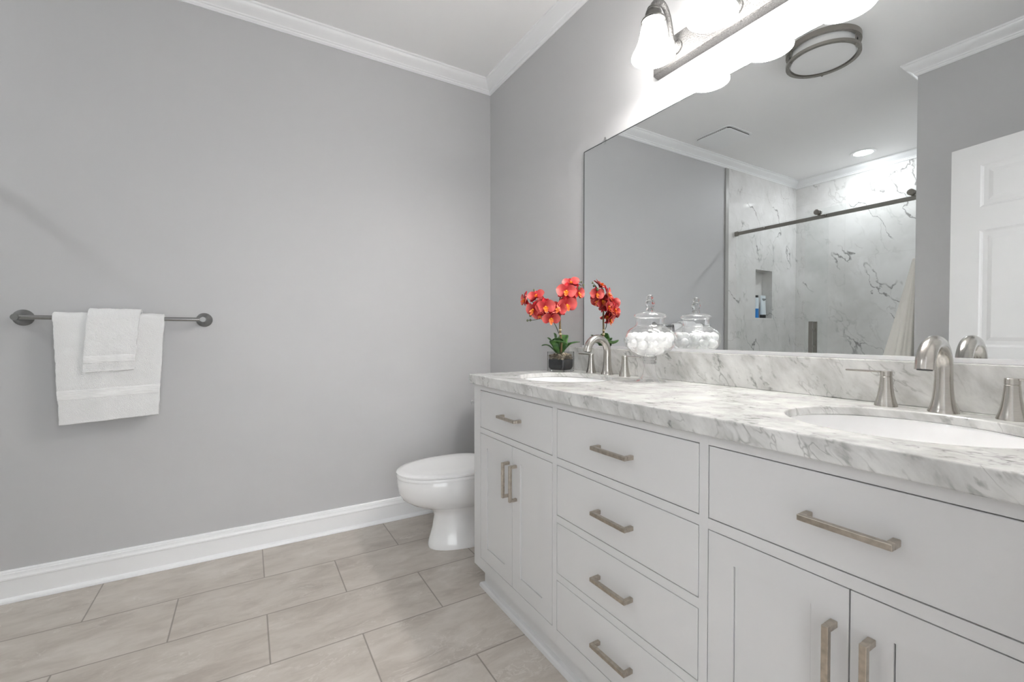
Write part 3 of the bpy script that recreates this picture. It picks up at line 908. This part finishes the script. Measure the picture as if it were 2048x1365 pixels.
# towel hanging in the nook by the shower
hk = thing('robe_hook', 'small metal robe hook on the wall end beside the shower', 'hook', (-0.93, YJ, 1.54))
hkm = MB().lathe([(0.0, 0.012), (0.020, 0.012), (0.022, 0.009), (0.022, 0.0)], (-0.93, YJ, 1.54), 24, 'Y')
build('rosette', hkm, 'nickel', hk, smooth=30)
build('hook_arm', MB().tube([(-0.93, YJ + 0.01, 1.54), (-0.93, YJ + 0.045, 1.535), (-0.93, YJ + 0.062, 1.55)], 0.006, 12), 'nickel', hk, smooth=50)
def hang(u, v):
    # u round, v down
    z = 1.562 - 1.02 * v
    w = min(1.0, v * 1.0)
    ry = 0.020 + 0.150 * w ** 0.95; rx = 0.026 + 0.165 * w
    a = 2 * pi * u
    fold = 1 + 0.13 * w * sin(7 * a + 1.0) + 0.06 * w * sin(13 * a)
    cyv = YJ + 0.052 + 0.062 * w
    yy = cyv + ry * sin(a) * fold * (1.0 if sin(a) > 0 else 0.45)
    return (-0.93 + rx * cos(a) * fold, max(yy, YJ + 0.018), z)
hm = MB()
NU, NV = 72, 40
vs = [hang(i / NU, j / NV) for j in range(NV + 1) for i in range(NU)]
fs = [(j * NU + i, j * NU + (i + 1) % NU, (j + 1) * NU + (i + 1) % NU, (j + 1) * NU + i) for j in range(NV) for i in range(NU)]
fs += [tuple(range(NU)), tuple(reversed(range(NV * NU, (NV + 1) * NU)))]
tag(build('hanging_bath_towel', hm.add(vs, fs), 'terry_cream', origin=(-0.93, YJ + 0.1, 0.54), smooth=70), 'cream bath towel hanging in a cone from a hook beside the shower', 'towel')

# ------------------------------------------------------------------ open six-panel door
hinge = Vector((-0.268, -0.02, 0)); free = Vector((-0.440, 0.846, 0))
dd = (free - hinge); W = dd.length; dd.normalize(); nn = Vector((dd.y, -dd.x, 0))   # nn points to the room side (+x)
dr = bpy.data.objects.new('door_1', None); col.objects.link(dr); dr.location = hinge; struct(dr)
dr['label'] = 'white six-panel door standing open against the wall, seen in the mirror'
def dp(u, t, z): return hinge + dd * u + nn * t + Vector((0, 0, z))
def dbox(mb, u0, u1, t0, t1, z0, z1):
    vs = [dp(u, t, z) for z in (z0, z1) for t in (t0, t1) for u in (u0, u1)]
    mb.add(vs, [(0, 2, 3, 1), (4, 5, 7, 6), (0, 1, 5, 4), (2, 6, 7, 3), (0, 4, 6, 2), (1, 3, 7, 5)])
DZ0, DZ1 = 0.012, 2.032
st = 0.115; mid = W / 2
rows = [(0.24, 0.84), (1.02, 1.60), (1.715, 1.925)]
cols = [(st, mid - 0.05), (mid + 0.05, W - st)]
db = MB()
dbox(db, 0, W, -0.035, -0.006, DZ0, DZ1)           # core
# stiles and rails flush at t = 0
for u0, u1 in ((0, st), (mid - 0.05, mid + 0.05), (W - st, W)): dbox(db, u0, u1, -0.006, 0, DZ0, DZ1)
zs = [DZ0] + [z for r in rows for z in r] + [DZ1]
for i in range(0, len(zs), 2):
    for u0, u1 in cols: dbox(db, u0, u1, -0.006, 0, zs[i], zs[i + 1])
build('door_leaf', db, 'door', dr, weld=False)
for z0, z1 in rows:
    for u0, u1 in cols:
        pm = MB()
        rings = [(0.0, 0.0), (0.006, -0.0035), (0.012, -0.0055), (0.030, -0.0055), (0.046, -0.0012), (0.048, -0.0008)]
        vs = []
        for q, t in rings:
            vs += [dp(u0 + q, t, z0 + q), dp(u1 - q, t, z0 + q), dp(u1 - q, t, z1 - q), dp(u0 + q, t, z1 - q)]
        fs = [(4 * r + i, 4 * r + (i + 1) % 4, 4 * r + 4 + (i + 1) % 4, 4 * r + 4 + i) for r in range(len(rings) - 1) for i in range(4)] + [tuple(range(len(vs) - 4, len(vs)))]
        build('raised_panel', pm.add(vs, fs), 'door', dr)

# ------------------------------------------------------------------ towel bar and towels
BZ, BY = 1.151, 2.512
tb = thing('towel_bar', 'brushed nickel towel bar with round wall plates on the grey end wall', 'towel bar', (-0.479, YE, BZ))
build('bar', MB().tube([(-0.784, BY, BZ), (-0.175, BY, BZ)], 0.0088, 20), 'nickel_dark', tb, smooth=40)
for px in (-0.784, -0.175):
    build('wall_post', MB().lathe([(0.033, YE), (0.033, YE - 0.003), (0.030, YE - 0.006), (0.019, YE - 0.022), (0.0135, YE - 0.036), (0.0125, YE - 0.045), (0.0125, BY - 0.012), (0.0115, BY - 0.014), (0.0, BY - 0.014)], (px, 0, BZ), 36, 'Y'), 'post', tb, smooth=30)

def drape(x0t, x1t, x0b, x1b, ztop_r, zfront0, zfront1, zback, yoff, thick, seed, amp, bands, name, label):
    """cloth folded over the bar: front hangs to zfront0 (left) / zfront1 (right)"""
    R = 0.0098 + yoff
    NU, NF, NA, NB = 60, 96, 12, 60
    rows_ = []
    def xat(u, v): return (x0t * (1 - v) + x0b * v) * (1 - u) + (x1t * (1 - v) + x1b * v) * u
    def pt(u, s):
        # s in [0,1]: front bottom -> top; [1,2] arch; [2,3] back
        zf = zfront0 * (1 - u) + zfront1 * u
        if s <= 1:
            v = 1 - s
            z = BZ - (BZ - zf) * v
            y = BY - R
            bulge = 0.010 * sin(pi * min(1, v * 1.05)) + 0.006 * v
            wob = amp * v * (sin(9 * u + seed) * 0.6 + sin(21 * u + seed * 2) * 0.25)
            y += -bulge * 0.6 + wob
        elif s <= 2:
            a = pi * (s - 1)
            v = 0
            y = BY - R * cos(a); z = BZ + R * sin(a)
        else:
            v = (s - 2)
            z = BZ - (BZ - zback) * v
            y = BY + R + 0.004 * v * sin(7 * u + seed)
            y = min(y, YE - thick - 0.004)
        xx = xat(u, v)
        if s > 2: xx += (xat(0.5, v) - xx) * 0.07 * min(1, v * 4)
        p = Vector((xx, y, z))
        nz = noise.noise(Vector((p.x * 26, p.z * 26, seed))) * 0.0016 + noise.noise(Vector((p.x * 110, p.z * 190, seed + 5))) * 0.0009
        e = min(u, 1 - u)
        return p + Vector((noise.noise(Vector((p.z * 30, seed, 1))) * 0.002 if e < 0.02 else 0, -nz if s <= 1.5 else nz, nz if 1 < s < 2 else 0))
    ss = [i / NF for i in range(NF)] + [1 + i / NA for i in range(NA)] + [2 + i / NB for i in range(NB + 1)]
    def inband(z): return any(a <= z <= b for a, b in bands)
    mb = MB()
    mb.add([pt(i / NU, s) for s in ss for i in range(NU + 1)],
           [(j * (NU + 1) + i, j * (NU + 1) + i + 1, (j + 1) * (NU + 1) + i + 1, (j + 1) * (NU + 1) + i) for j in range(len(ss) - 1) for i in range(NU)])
    o = build(name, mb, 'terry', origin=((x0t + x1t) / 2, BY, BZ), smooth=80, recalc=False)
    m = o.modifiers.new('thickness', 'SOLIDIFY'); m.thickness = thick; m.offset = 1.0
    m2 = o.modifiers.new('soft', 'BEVEL'); m2.width = thick * 0.45; m2.segments = 3; m2.limit_method = 'ANGLE'; m2.angle_limit = radians(50)
    tag(o, label, 'towel')
    for b0, b1 in bands:
        bm_ = MB()
        def bpt(u, w):
            zf = zfront0 * (1 - u) + zfront1 * u
            z = b0 + (b1 - b0) * w + (zf - zfront0) * 0.75
            s = 1 - (BZ - z) / (BZ - zf)
            p = pt(u, s)
            return (p.x, p.y - thick - 0.0006 - 0.0012 * sin(pi * w) ** 0.3, z)
        bm_.grid(bpt, 50, 16)
        build('woven_band', bm_, 'band', o, smooth=60, label='flat woven border band')
    # stitched hem along the front edge
    hm_ = MB().tube([tuple(Vector(pt(i / 40, 0.004)) + Vector((0, -thick * 0.72, 0.002))) for i in range(41)], 0.0042, 8)
    build('hem', hm_, 'band', o, smooth=60)
    return o
drape(-0.674, -0.315, -0.659, -0.338, 0, 0.712, 0.730, 0.722, 0.0, 0.013, 1.3, 0.0085, [(0.812, 0.852)], 'bath_towel', 'large white terry towel folded over the towel bar under the smaller one')
drape(-0.566, -0.398, -0.580, -0.418, 0, 0.925, 0.934, 0.908, 0.0185, 0.013, 4.1, 0.005, [(0.962, 0.992)], 'hand_towel', 'small white terry hand towel folded over the front of the large towel')

# ------------------------------------------------------------------ toilet
TY = 2.15
to = thing('toilet', 'white two-piece toilet with closed oval lid between the vanity and the end wall', 'toilet', (1.0, TY, 0))
def oval(z, xf, xb, hw, n=48, pw=2.0, front=None):
    """egg outline: front tip xf, back xb, half width hw"""
    xm = xf + (xb - xf) * 0.56
    pts = []
    for i in range(n):
        a = 2 * pi * i / n
        c, s_ = cos(a), sin(a)
        x = xm + ((xb - xm) if c > 0 else (xm - xf)) * math.copysign(abs(c) ** (2 / (pw + (0.9 if c > 0 else 0))), c)
        pts.append((x, TY + hw * math.copysign(abs(s_) ** (2 / 2.1), s_), z))
    return pts
def loft(secs, cap0=True, cap1=True):
    n = len(secs[0]); vs = [p for s in secs for p in s]
    fs = [(j * n + i, j * n + (i + 1) % n, (j + 1) * n + (i + 1) % n, (j + 1) * n + i) for j in range(len(secs) - 1) for i in range(n)]
    if cap0: fs.append(tuple(reversed(range(n))))
    if cap1: fs.append(tuple(range((len(secs) - 1) * n, len(secs) * n)))
    return MB().add(vs, fs)
bowl = [oval(0.0, 0.785, 1.30, 0.118), oval(0.012, 0.782, 1.30, 0.119), oval(0.03, 0.786, 1.295, 0.113), oval(0.10, 0.806, 1.27, 0.094),
        oval(0.16, 0.815, 1.25, 0.088), oval(0.188, 0.806, 1.25, 0.093), oval(0.212, 0.760, 1.25, 0.118), oval(0.235, 0.700, 1.255, 0.146), oval(0.265, 0.656, 1.26, 0.166),
        oval(0.300, 0.636, 1.265, 0.178), oval(0.340, 0.629, 1.27, 0.181), oval(0.368, 0.630, 1.27, 0.180), oval(0.374, 0.635, 1.266, 0.177)]
build('bowl', loft(bowl), 'porcelain', to, smooth=60)
build('seat', loft([oval(0.3750, 0.634, 1.150, 0.180), oval(0.3760, 0.628, 1.154, 0.184), oval(0.3840, 0.626, 1.155, 0.186), oval(0.3900, 0.630, 1.152, 0.183)]), 'seat', to, smooth=50)
build('lid', loft([oval(0.3905, 0.632, 1.150, 0.180), oval(0.3930, 0.626, 1.154, 0.186), oval(0.4010, 0.624, 1.156, 0.188), oval(0.4070, 0.630, 1.152, 0.183), oval(0.4105, 0.66, 1.13, 0.160), oval(0.4120, 0.74, 1.07, 0.10)]), 'seat', to, smooth=50)
for s_ in (-1, 1):
    build('hinge', MB().box(1.118, 1.160, TY + s_ * 0.07 - 0.016, TY + s_ * 0.07 + 0.016, 0.374, 0.407), 'seat', to, bevel=0.006, seg=3)
tk_ = MB()
def rsec(z, x0, x1, hw, r=0.03): return [(x, y, z) for x, y in rrect(x0, x1, TY - hw, TY + hw, r)]
build('tank', loft([rsec(0.375, 1.185, 1.345, 0.185), rsec(0.40, 1.175, 1.347, 0.195), rsec(0.55, 1.165, 1.347, 0.212), rsec(0.735, 1.158, 1.347, 0.222)]), 'porcelain', to, smooth=50)
build('tank_lid', loft([rsec(0.736, 1.150, 1.349, 0.228, 0.034), rsec(0.742, 1.146, 1.351, 0.232, 0.036), rsec(0.762, 1.146, 1.351, 0.232, 0.036), rsec(0.772, 1.156, 1.346, 0.224, 0.03)]), 'porcelain', to, smooth=40)
fl = MB().lathe([(0.0, 1.136), (0.009, 1.136), (0.011, 1.139), (0.011, 1.163)], (0, TY + 0.165, 0.684), 18, 'X')
fl.tube([(1.140, TY + 0.165, 0.684), (1.136, TY + 0.190, 0.684), (1.134, TY + 0.222, 0.683)], [0.006, 0.0065, 0.007], 12)
fl.ball((1.133, TY + 0.226, 0.683), 0.010, 14, 10, (0.6, 0.7, 1.3))
build('flush_lever', fl, 'chrome', to, smooth=50)

# ------------------------------------------------------------------ apothecary jar with cotton balls
JX, JY = 1.238, 1.121
jar = thing('apothecary_jar', 'footed clear glass apothecary jar with knobbed lid on the counter', 'jar', (JX, JY, ZT))
J = 0.978
foot = [(0.0575, 0.0006), (0.0570, 0.0020), (0.050, 0.0050), (0.040, 0.0100), (0.031, 0.0180), (0.0255, 0.0280), (0.0225, 0.0400), (0.0205, 0.0550), (0.0200, 0.0640)]
build('foot', MB().open_lathe([(r * J, h * J) for r, h in foot], (JX, JY, ZT), 56), 'jar', jar, smooth=80)
build('stem_collar', MB().lathe([(0.0, 0.0635), (0.0215, 0.0640), (0.0235, 0.0690), (0.0215, 0.0740), (0.0205, 0.0770), (0.0235, 0.0820), (0.0240, 0.0870), (0.0225, 0.0905), (0.0, 0.0915)], (JX, JY, ZT), 40), 'glass', jar, smooth=60)
body = [(0.0, 0.0920), (0.020, 0.0922), (0.036, 0.0955), (0.055, 0.1030), (0.072, 0.1140), (0.084, 0.1280), (0.0905, 0.1430), (0.0920, 0.1560), (0.0895, 0.1690), (0.083, 0.1810), (0.0725, 0.1910), (0.0610, 0.1985), (0.0535, 0.2030), (0.0505, 0.2075), (0.0498, 0.2150), (0.0498, 0.2290), (0.0515, 0.2330)]
build('bowl', MB().open_lathe([(r * J, h * J) for r, h in body], (JX, JY, ZT), 64), 'jar', jar, smooth=80)
lid = build('lid', MB().open_lathe([(r * J, h * J) for r, h in [(0.0475, 0.2300), (0.0520, 0.2320), (0.0565, 0.2345), (0.0580, 0.2390), (0.0560, 0.2440), (0.0490, 0.2490), (0.0380, 0.2530), (0.0240, 0.2560), (0.0140, 0.2580)]], (JX, JY, ZT), 56), 'jar', jar, smooth=80)
build('knob', MB().lathe([(r * J, h * J) for r, h in [(0.0, 0.2560), (0.0150, 0.2575), (0.0150, 0.2620), (0.0120, 0.2670), (0.0115, 0.2710), (0.0140, 0.2760), (0.0168, 0.2830), (0.0172, 0.2890), (0.0150, 0.2950), (0.0112, 0.2990), (0.0112, 0.3030), (0.0120, 0.3080), (0.0105, 0.3135), (0.0060, 0.3175), (0.0, 0.3185)]], (JX, JY, ZT), 36), 'glass', lid, smooth=60)
def jr(h):   # inside radius of the bowl at height h
    pr = [(hh * J, rr * J) for rr, hh in body]
    for (h0, r0), (h1, r1) in zip(pr, pr[1:]):
        if h0 <= h <= h1: return r0 + (r1 - r0) * (h - h0) / max(1e-9, h1 - h0)
    return 0
rng = random.Random(3)
balls = []
layers = [(0.113, 0.0165, [(0.0, 1), (0.033, 6)]), (0.136, 0.0165, [(0.0, 1), (0.033, 6), (0.062, 11)]), (0.158, 0.0165, [(0.016, 2), (0.046, 8), (0.0665, 11)])]
proto = None
for li, (h, r, rings) in enumerate(layers):
    for rad, cnt in rings:
        ph = rng.random() * 6
        for i in range(cnt):
            if li == 2 and rad > 0.06 and rng.random() < 0.35: continue
            a = ph + 2 * pi * i / cnt
            x, y, z = JX + rad * cos(a), JY + rad * sin(a), ZT + h + rng.uniform(-0.004, 0.004)
            if proto is None:
                proto = build('cotton_ball', MB().ball((x, y, z), r, 16, 10, jit=0.18, seed=2.0), 'cotton', origin=(x, y, z), smooth=180)
                o = proto
            else:
                o = proto.copy(); col.objects.link(o)
                o.location = (x, y, z)
            o.rotation_euler = (rng.random() * 6, rng.random() * 6, rng.random() * 6)
            s = rng.uniform(0.94, 1.08)
            o.scale = (s, s, s * rng.uniform(0.85, 1.0))
            tag(o, 'white cotton ball heaped inside the footed glass jar', 'cotton ball', 'cotton balls in the glass jar')

# ------------------------------------------------------------------ potted orchid
K = 0.978
def S(p, dz=0.0): return Vector((p[0] * K, p[1] * K, EYE + (p[2] - EYE) * K + dz))
pc = S((1.261, 1.679, 0.914)); pc.z = ZT
orc = thing('potted_orchid', 'coral red artificial orchid in a square clear glass pot on the counter', 'plant', tuple(pc))
rz = Matrix.Rotation(radians(20), 3, 'Z')
def potpt(x, y, z): return pc + rz @ Vector((x, y, 0)) + Vector((0, 0, z))
def sqsec(h, z, r, n=5): return [potpt(x, y, z) for x, y in rrect(-h, h, -h, h, r, n)]
H_ = 0.046
pot = loft([sqsec(H_, 0.0006, 0.006), sqsec(H_, 0.090, 0.006), sqsec(H_ - 0.0035, 0.090, 0.005), sqsec(H_ - 0.0035, 0.009, 0.005)])
build('glass_pot', pot, 'glass', orc, smooth=30)
build('glass_base', loft([sqsec(H_ - 0.004, 0.001, 0.005), sqsec(H_ - 0.004, 0.0085, 0.005)]), 'glass', orc)
build('foam_filler', loft([sqsec(0.036, 0.0095, 0.012), sqsec(0.0415, 0.02, 0.010), sqsec(0.0417, 0.054, 0.009)]), 'foam', orc, smooth=40)
pb = MB()
rg = random.Random(11)
for i in range(260):
    x, y = rg.uniform(-0.037, 0.037), rg.uniform(-0.037, 0.037)
    lv_ = rg.choice((0, 1, 2))
    z = 0.056 + lv_ * 0.0075 + 0.012 * (1 - (x * x + y * y) / 0.0028) * rg.random()
    p = potpt(x, y, z)
    pb.ball(p, rg.uniform(0.0034, 0.0062), 8, 6, (rg.uniform(0.8, 1.3), rg.uniform(0.8, 1.3), rg.uniform(0.6, 0.9)), 0.35, i * 1.3, rg.random())
o = build('pebble_topping', pb, 'pebble', orc, smooth=60, weld=False); o['kind'] = 'stuff'

def spline(pts, n=8):
    pts = [Vector(p) for p in pts]; out = []
    for i in range(len(pts) - 1):
        p0 = pts[max(i - 1, 0)]; p1 = pts[i]; p2 = pts[i + 1]; p3 = pts[min(i + 2, len(pts) - 1)]
        for q in range(n):
            u = q / n
            out.append(0.5 * (2 * p1 + (p2 - p0) * u + (2 * p0 - 5 * p1 + 4 * p2 - p3) * u * u + (3 * p1 - p0 - 3 * p2 + p3) * u ** 3))
    out.append(pts[-1])
    return out
main = spline([potpt(0.0, 0.0, 0.062)] + [S(p) for p in [(1.265, 1.68, 1.045), (1.26, 1.683, 1.098), (1.26, 1.685, 1.158), (1.258, 1.687, 1.204), (1.262, 1.685, 1.260)]])
build('stake', MB().tube(main, [0.0056 - 0.0022 * i / len(main) for i in range(len(main))], 12), 'stem', orc, smooth=60)
up = spline([S(p) for p in [(1.262, 1.685, 1.255), (1.275, 1.690, 1.285), (1.294, 1.691, 1.308), (1.327, 1.671, 1.322), (1.345, 1.655, 1.318), (1.352, 1.642, 1.312)]])
build('flower_stem', MB().tube(up, 0.0018, 8), 'twig', orc, smooth=60)
side = spline([S(p) for p in [(1.257, 1.684, 1.080), (1.250, 1.688, 1.100), (1.237, 1.688, 1.124), (1.216, 1.711, 1.173), (1.188, 1.745, 1.215), (1.160, 1.770, 1.236)]])
build('flower_stem', MB().tube(side, 0.0017, 8), 'twig', orc, smooth=60)
for a, b, c in (((1.216, 1.711, 1.168), (1.170, 1.745, 1.152), (1.129, 1.762, 1.147)), ((1.172, 1.755, 1.240), (1.170, 1.763, 1.27), (1.168, 1.765, 1.290)), ((1.327, 1.671, 1.318), (1.350, 1.655, 1.328), (1.361, 1.651, 1.33))):
    build('bud_stem', MB().tube(spline([S(a), S(b), S(c)]), 0.0012, 7), 'twig', orc, smooth=60)
tie = MB()
for z in (1.084, 1.103):
    p = S((1.2605, 1.683, z))
    tie.lathe([(0.0058, -0.003), (0.0072, -0.002), (0.0072, 0.002), (0.0058, 0.003)], p, 14)
build('raffia_tie', tie, 'tie', orc, smooth=40)
for p, r in (((1.168, 1.765, 1.292), 0.0052), ((1.129, 1.762, 1.147), 0.0050), ((1.141, 1.755, 1.149), 0.0055), ((1.152, 1.772, 1.172), 0.0070), ((1.361, 1.651, 1.330), 0.0048), ((1.363, 1.638, 1.314), 0.0055), ((1.338, 1.641, 1.299), 0.0075)):
    build('bud', MB().ball(S(p), r, 12, 8, (0.9, 0.9, 1.15)), 'bud', orc, smooth=180)

def strap_leaf(pts, width, droop=0.0, seed=0):
    path = spline([Vector(p) for p in pts], 8)
    mb = MB(); n = len(path)
    vs = []; fs = []
    NW = 6
    for i, p in enumerate(path):
        t = (path[min(i + 1, n - 1)] - path[max(i - 1, 0)]).normalized()
        u = i / (n - 1)
        side_ = t.cross(Vector((0, 0, 1)))
        if side_.length < 1e-3: side_ = Vector((1, 0, 0))
        side_.normalize()
        upv = side_.cross(t).normalized()
        w = 1.25 * width * (0.35 + 0.65 * min(1, u * 2.2)) * math.sqrt(max(0.0, 1 - max(0, (u - 0.62) / 0.38) ** 2)) + 0.0008
        for j in range(NW + 1):
            q = 2 * j / NW - 1
            vs.append(p + side_ * (q * w) + upv * (0.25 * w * abs(q)))
    for i in range(n - 1):
        for j in range(NW):
            fs.append((i * (NW + 1) + j, i * (NW + 1) + j + 1, (i + 1) * (NW + 1) + j + 1, (i + 1) * (NW + 1) + j))
    o = build('leaf', mb.add(vs, fs), 'leaf', orc, smooth=80)
    m = o.modifiers.new('thickness', 'SOLIDIFY'); m.thickness = 0.0012
    return o
ctr = potpt(0, 0, 0.075)
c2 = potpt(-0.012, 0.004, 0.072)
strap_leaf([c2, S((1.242, 1.694, 1.045)), S((1.234, 1.699, 1.090))], 0.021)
strap_leaf([c2, S((1.228, 1.704, 1.042)), S((1.208, 1.714, 1.068))], 0.016)
strap_leaf([c2, S((1.215, 1.712, 1.028)), S((1.186, 1.728, 1.029))], 0.014)
strap_leaf([c2, S((1.225, 1.690, 1.050)), S((1.248, 1.672, 1.060)), S((1.262, 1.664, 1.048))], 0.017)
strap_leaf([c2, S((1.215, 1.668, 1.044)), S((1.236, 1.640, 1.046)), S((1.256, 1.622, 1.036))], 0.020)
strap_leaf([ctr, S((1.295, 1.661, 1.030)), S((1.320, 1.656, 1.041)), S((1.351, 1.652, 1.046))], 0.015)
strap_leaf([ctr, S((1.285, 1.700, 1.045)), S((1.315, 1.715, 1.080))], 0.021)
strap_leaf([ctr, S((1.290, 1.680, 1.035)), S((1.335, 1.690, 1.040))], 0.013)

def flower(center, facing, size, roll):
    """five-petalled orchid bloom; facing = direction it looks to"""
    z = Vector(facing).normalized()
    x = Vector((0, 0, 1)).cross(z)
    if x.length < 0.05: x = Vector((1, 0, 0))
    x.normalize(); y = z.cross(x)
    R_ = Matrix((x, y, z)).transposed() @ Matrix.Rotation(roll, 3, 'Z')
    c = S(center); size = size * 1.2
    def petal_pts(mb, ang, length, width, cup, lift, pw):
        def fn(u, v):
            r = length * v
            w = width * (math.sin(pi * min(1, v * 0.94 + 0.05)) ** pw)
            s_ = (2 * u - 1) * w
            px = r * cos(ang) - s_ * sin(ang); py = r * sin(ang) + s_ * cos(ang)
            pz = lift + cup * (v ** 2) - 0.30 * width * ((2 * u - 1) ** 2) * -0.6 + 0.05 * length * sin(6 * u + 3 * v)
            return c + R_ @ (Vector((px, py, pz)) * size)
        mb.grid(fn, 6, 8, lambda u, v: v)
    sep = MB()
    for a in (90, 214, 326): petal_pts(sep, radians(a), 0.50, 0.17, -0.06, -0.03, 0.7)
    o = build('flower', sep, 'sepal', orc, smooth=80)
    pt_ = MB()
    for a in (8, 172): petal_pts(pt_, radians(a), 0.54, 0.33, 0.06, 0.02, 0.6)
    build('petal', pt_, 'petal', o, smooth=80)
    lp = MB()
    petal_pts(lp, radians(270), 0.30, 0.10, 0.22, 0.06, 0.6)
    for a in (225, 315): petal_pts(lp, radians(a), 0.17, 0.08, 0.22, 0.05, 0.7)
    lp.ball(c + R_ @ (Vector((0, 0.02, 0.10)) * size), 0.055 * size, 8, 6, along=0.2)
    build('lip', lp, 'lip', o, smooth=80, weld=False)
fw = Vector((-0.606, -0.795, 0.0)); rt = Vector((0.795, -0.606, 0)); upz = Vector((0, 0, 1))
for pos, f_, sz, rl in [
    ((1.122, 1.768, 1.245), fw * 0.35 - rt * 0.9, 0.066, 0.1),
    ((1.172, 1.751, 1.262), fw * 0.7 + upz * 0.5 - rt * 0.2, 0.064, 0.3),
    ((1.145, 1.730, 1.196), fw * 0.7 - rt * 0.6 - upz * 0.1, 0.066, -0.2),
    ((1.183, 1.692, 1.207), fw + rt * 0.1, 0.072, 0.15),
    ((1.213, 1.690, 1.158), fw * 0.8 - upz * 0.45 + rt * 0.1, 0.066, 0.0),
    ((1.238, 1.663, 1.202), fw - rt * 0.25, 0.064, -0.25),
    ((1.270, 1.645, 1.217), fw + rt * 0.15 - upz * 0.1, 0.072, 0.2),
    ((1.269, 1.648, 1.280), fw + upz * 0.1, 0.072, -0.1),
    ((1.306, 1.661, 1.322), fw * 0.7 + upz * 0.6, 0.064, 0.25),
    ((1.338, 1.649, 1.276), fw * 0.6 + rt * 0.7, 0.060, 0.0),
    ((1.285, 1.690, 1.245), -fw * 0.3 + rt * 0.9, 0.066, 0.3),
    ((1.200, 1.735, 1.225), -fw * 0.4 + upz * 0.3 - rt * 0.2, 0.060, 0.5),
    ((1.172, 1.728, 1.178), fw * 0.4 - upz * 0.7 - rt * 0.2, 0.060, 0.6),
    ((1.292, 1.662, 1.248), fw * 0.7 + rt * 0.4 - upz * 0.3, 0.062, -0.5),
    ((1.232, 1.690, 1.178), fw * 0.3 - upz * 0.8 + rt * 0.3, 0.058, -0.4)]:
    flower(pos, f_, sz, rl)
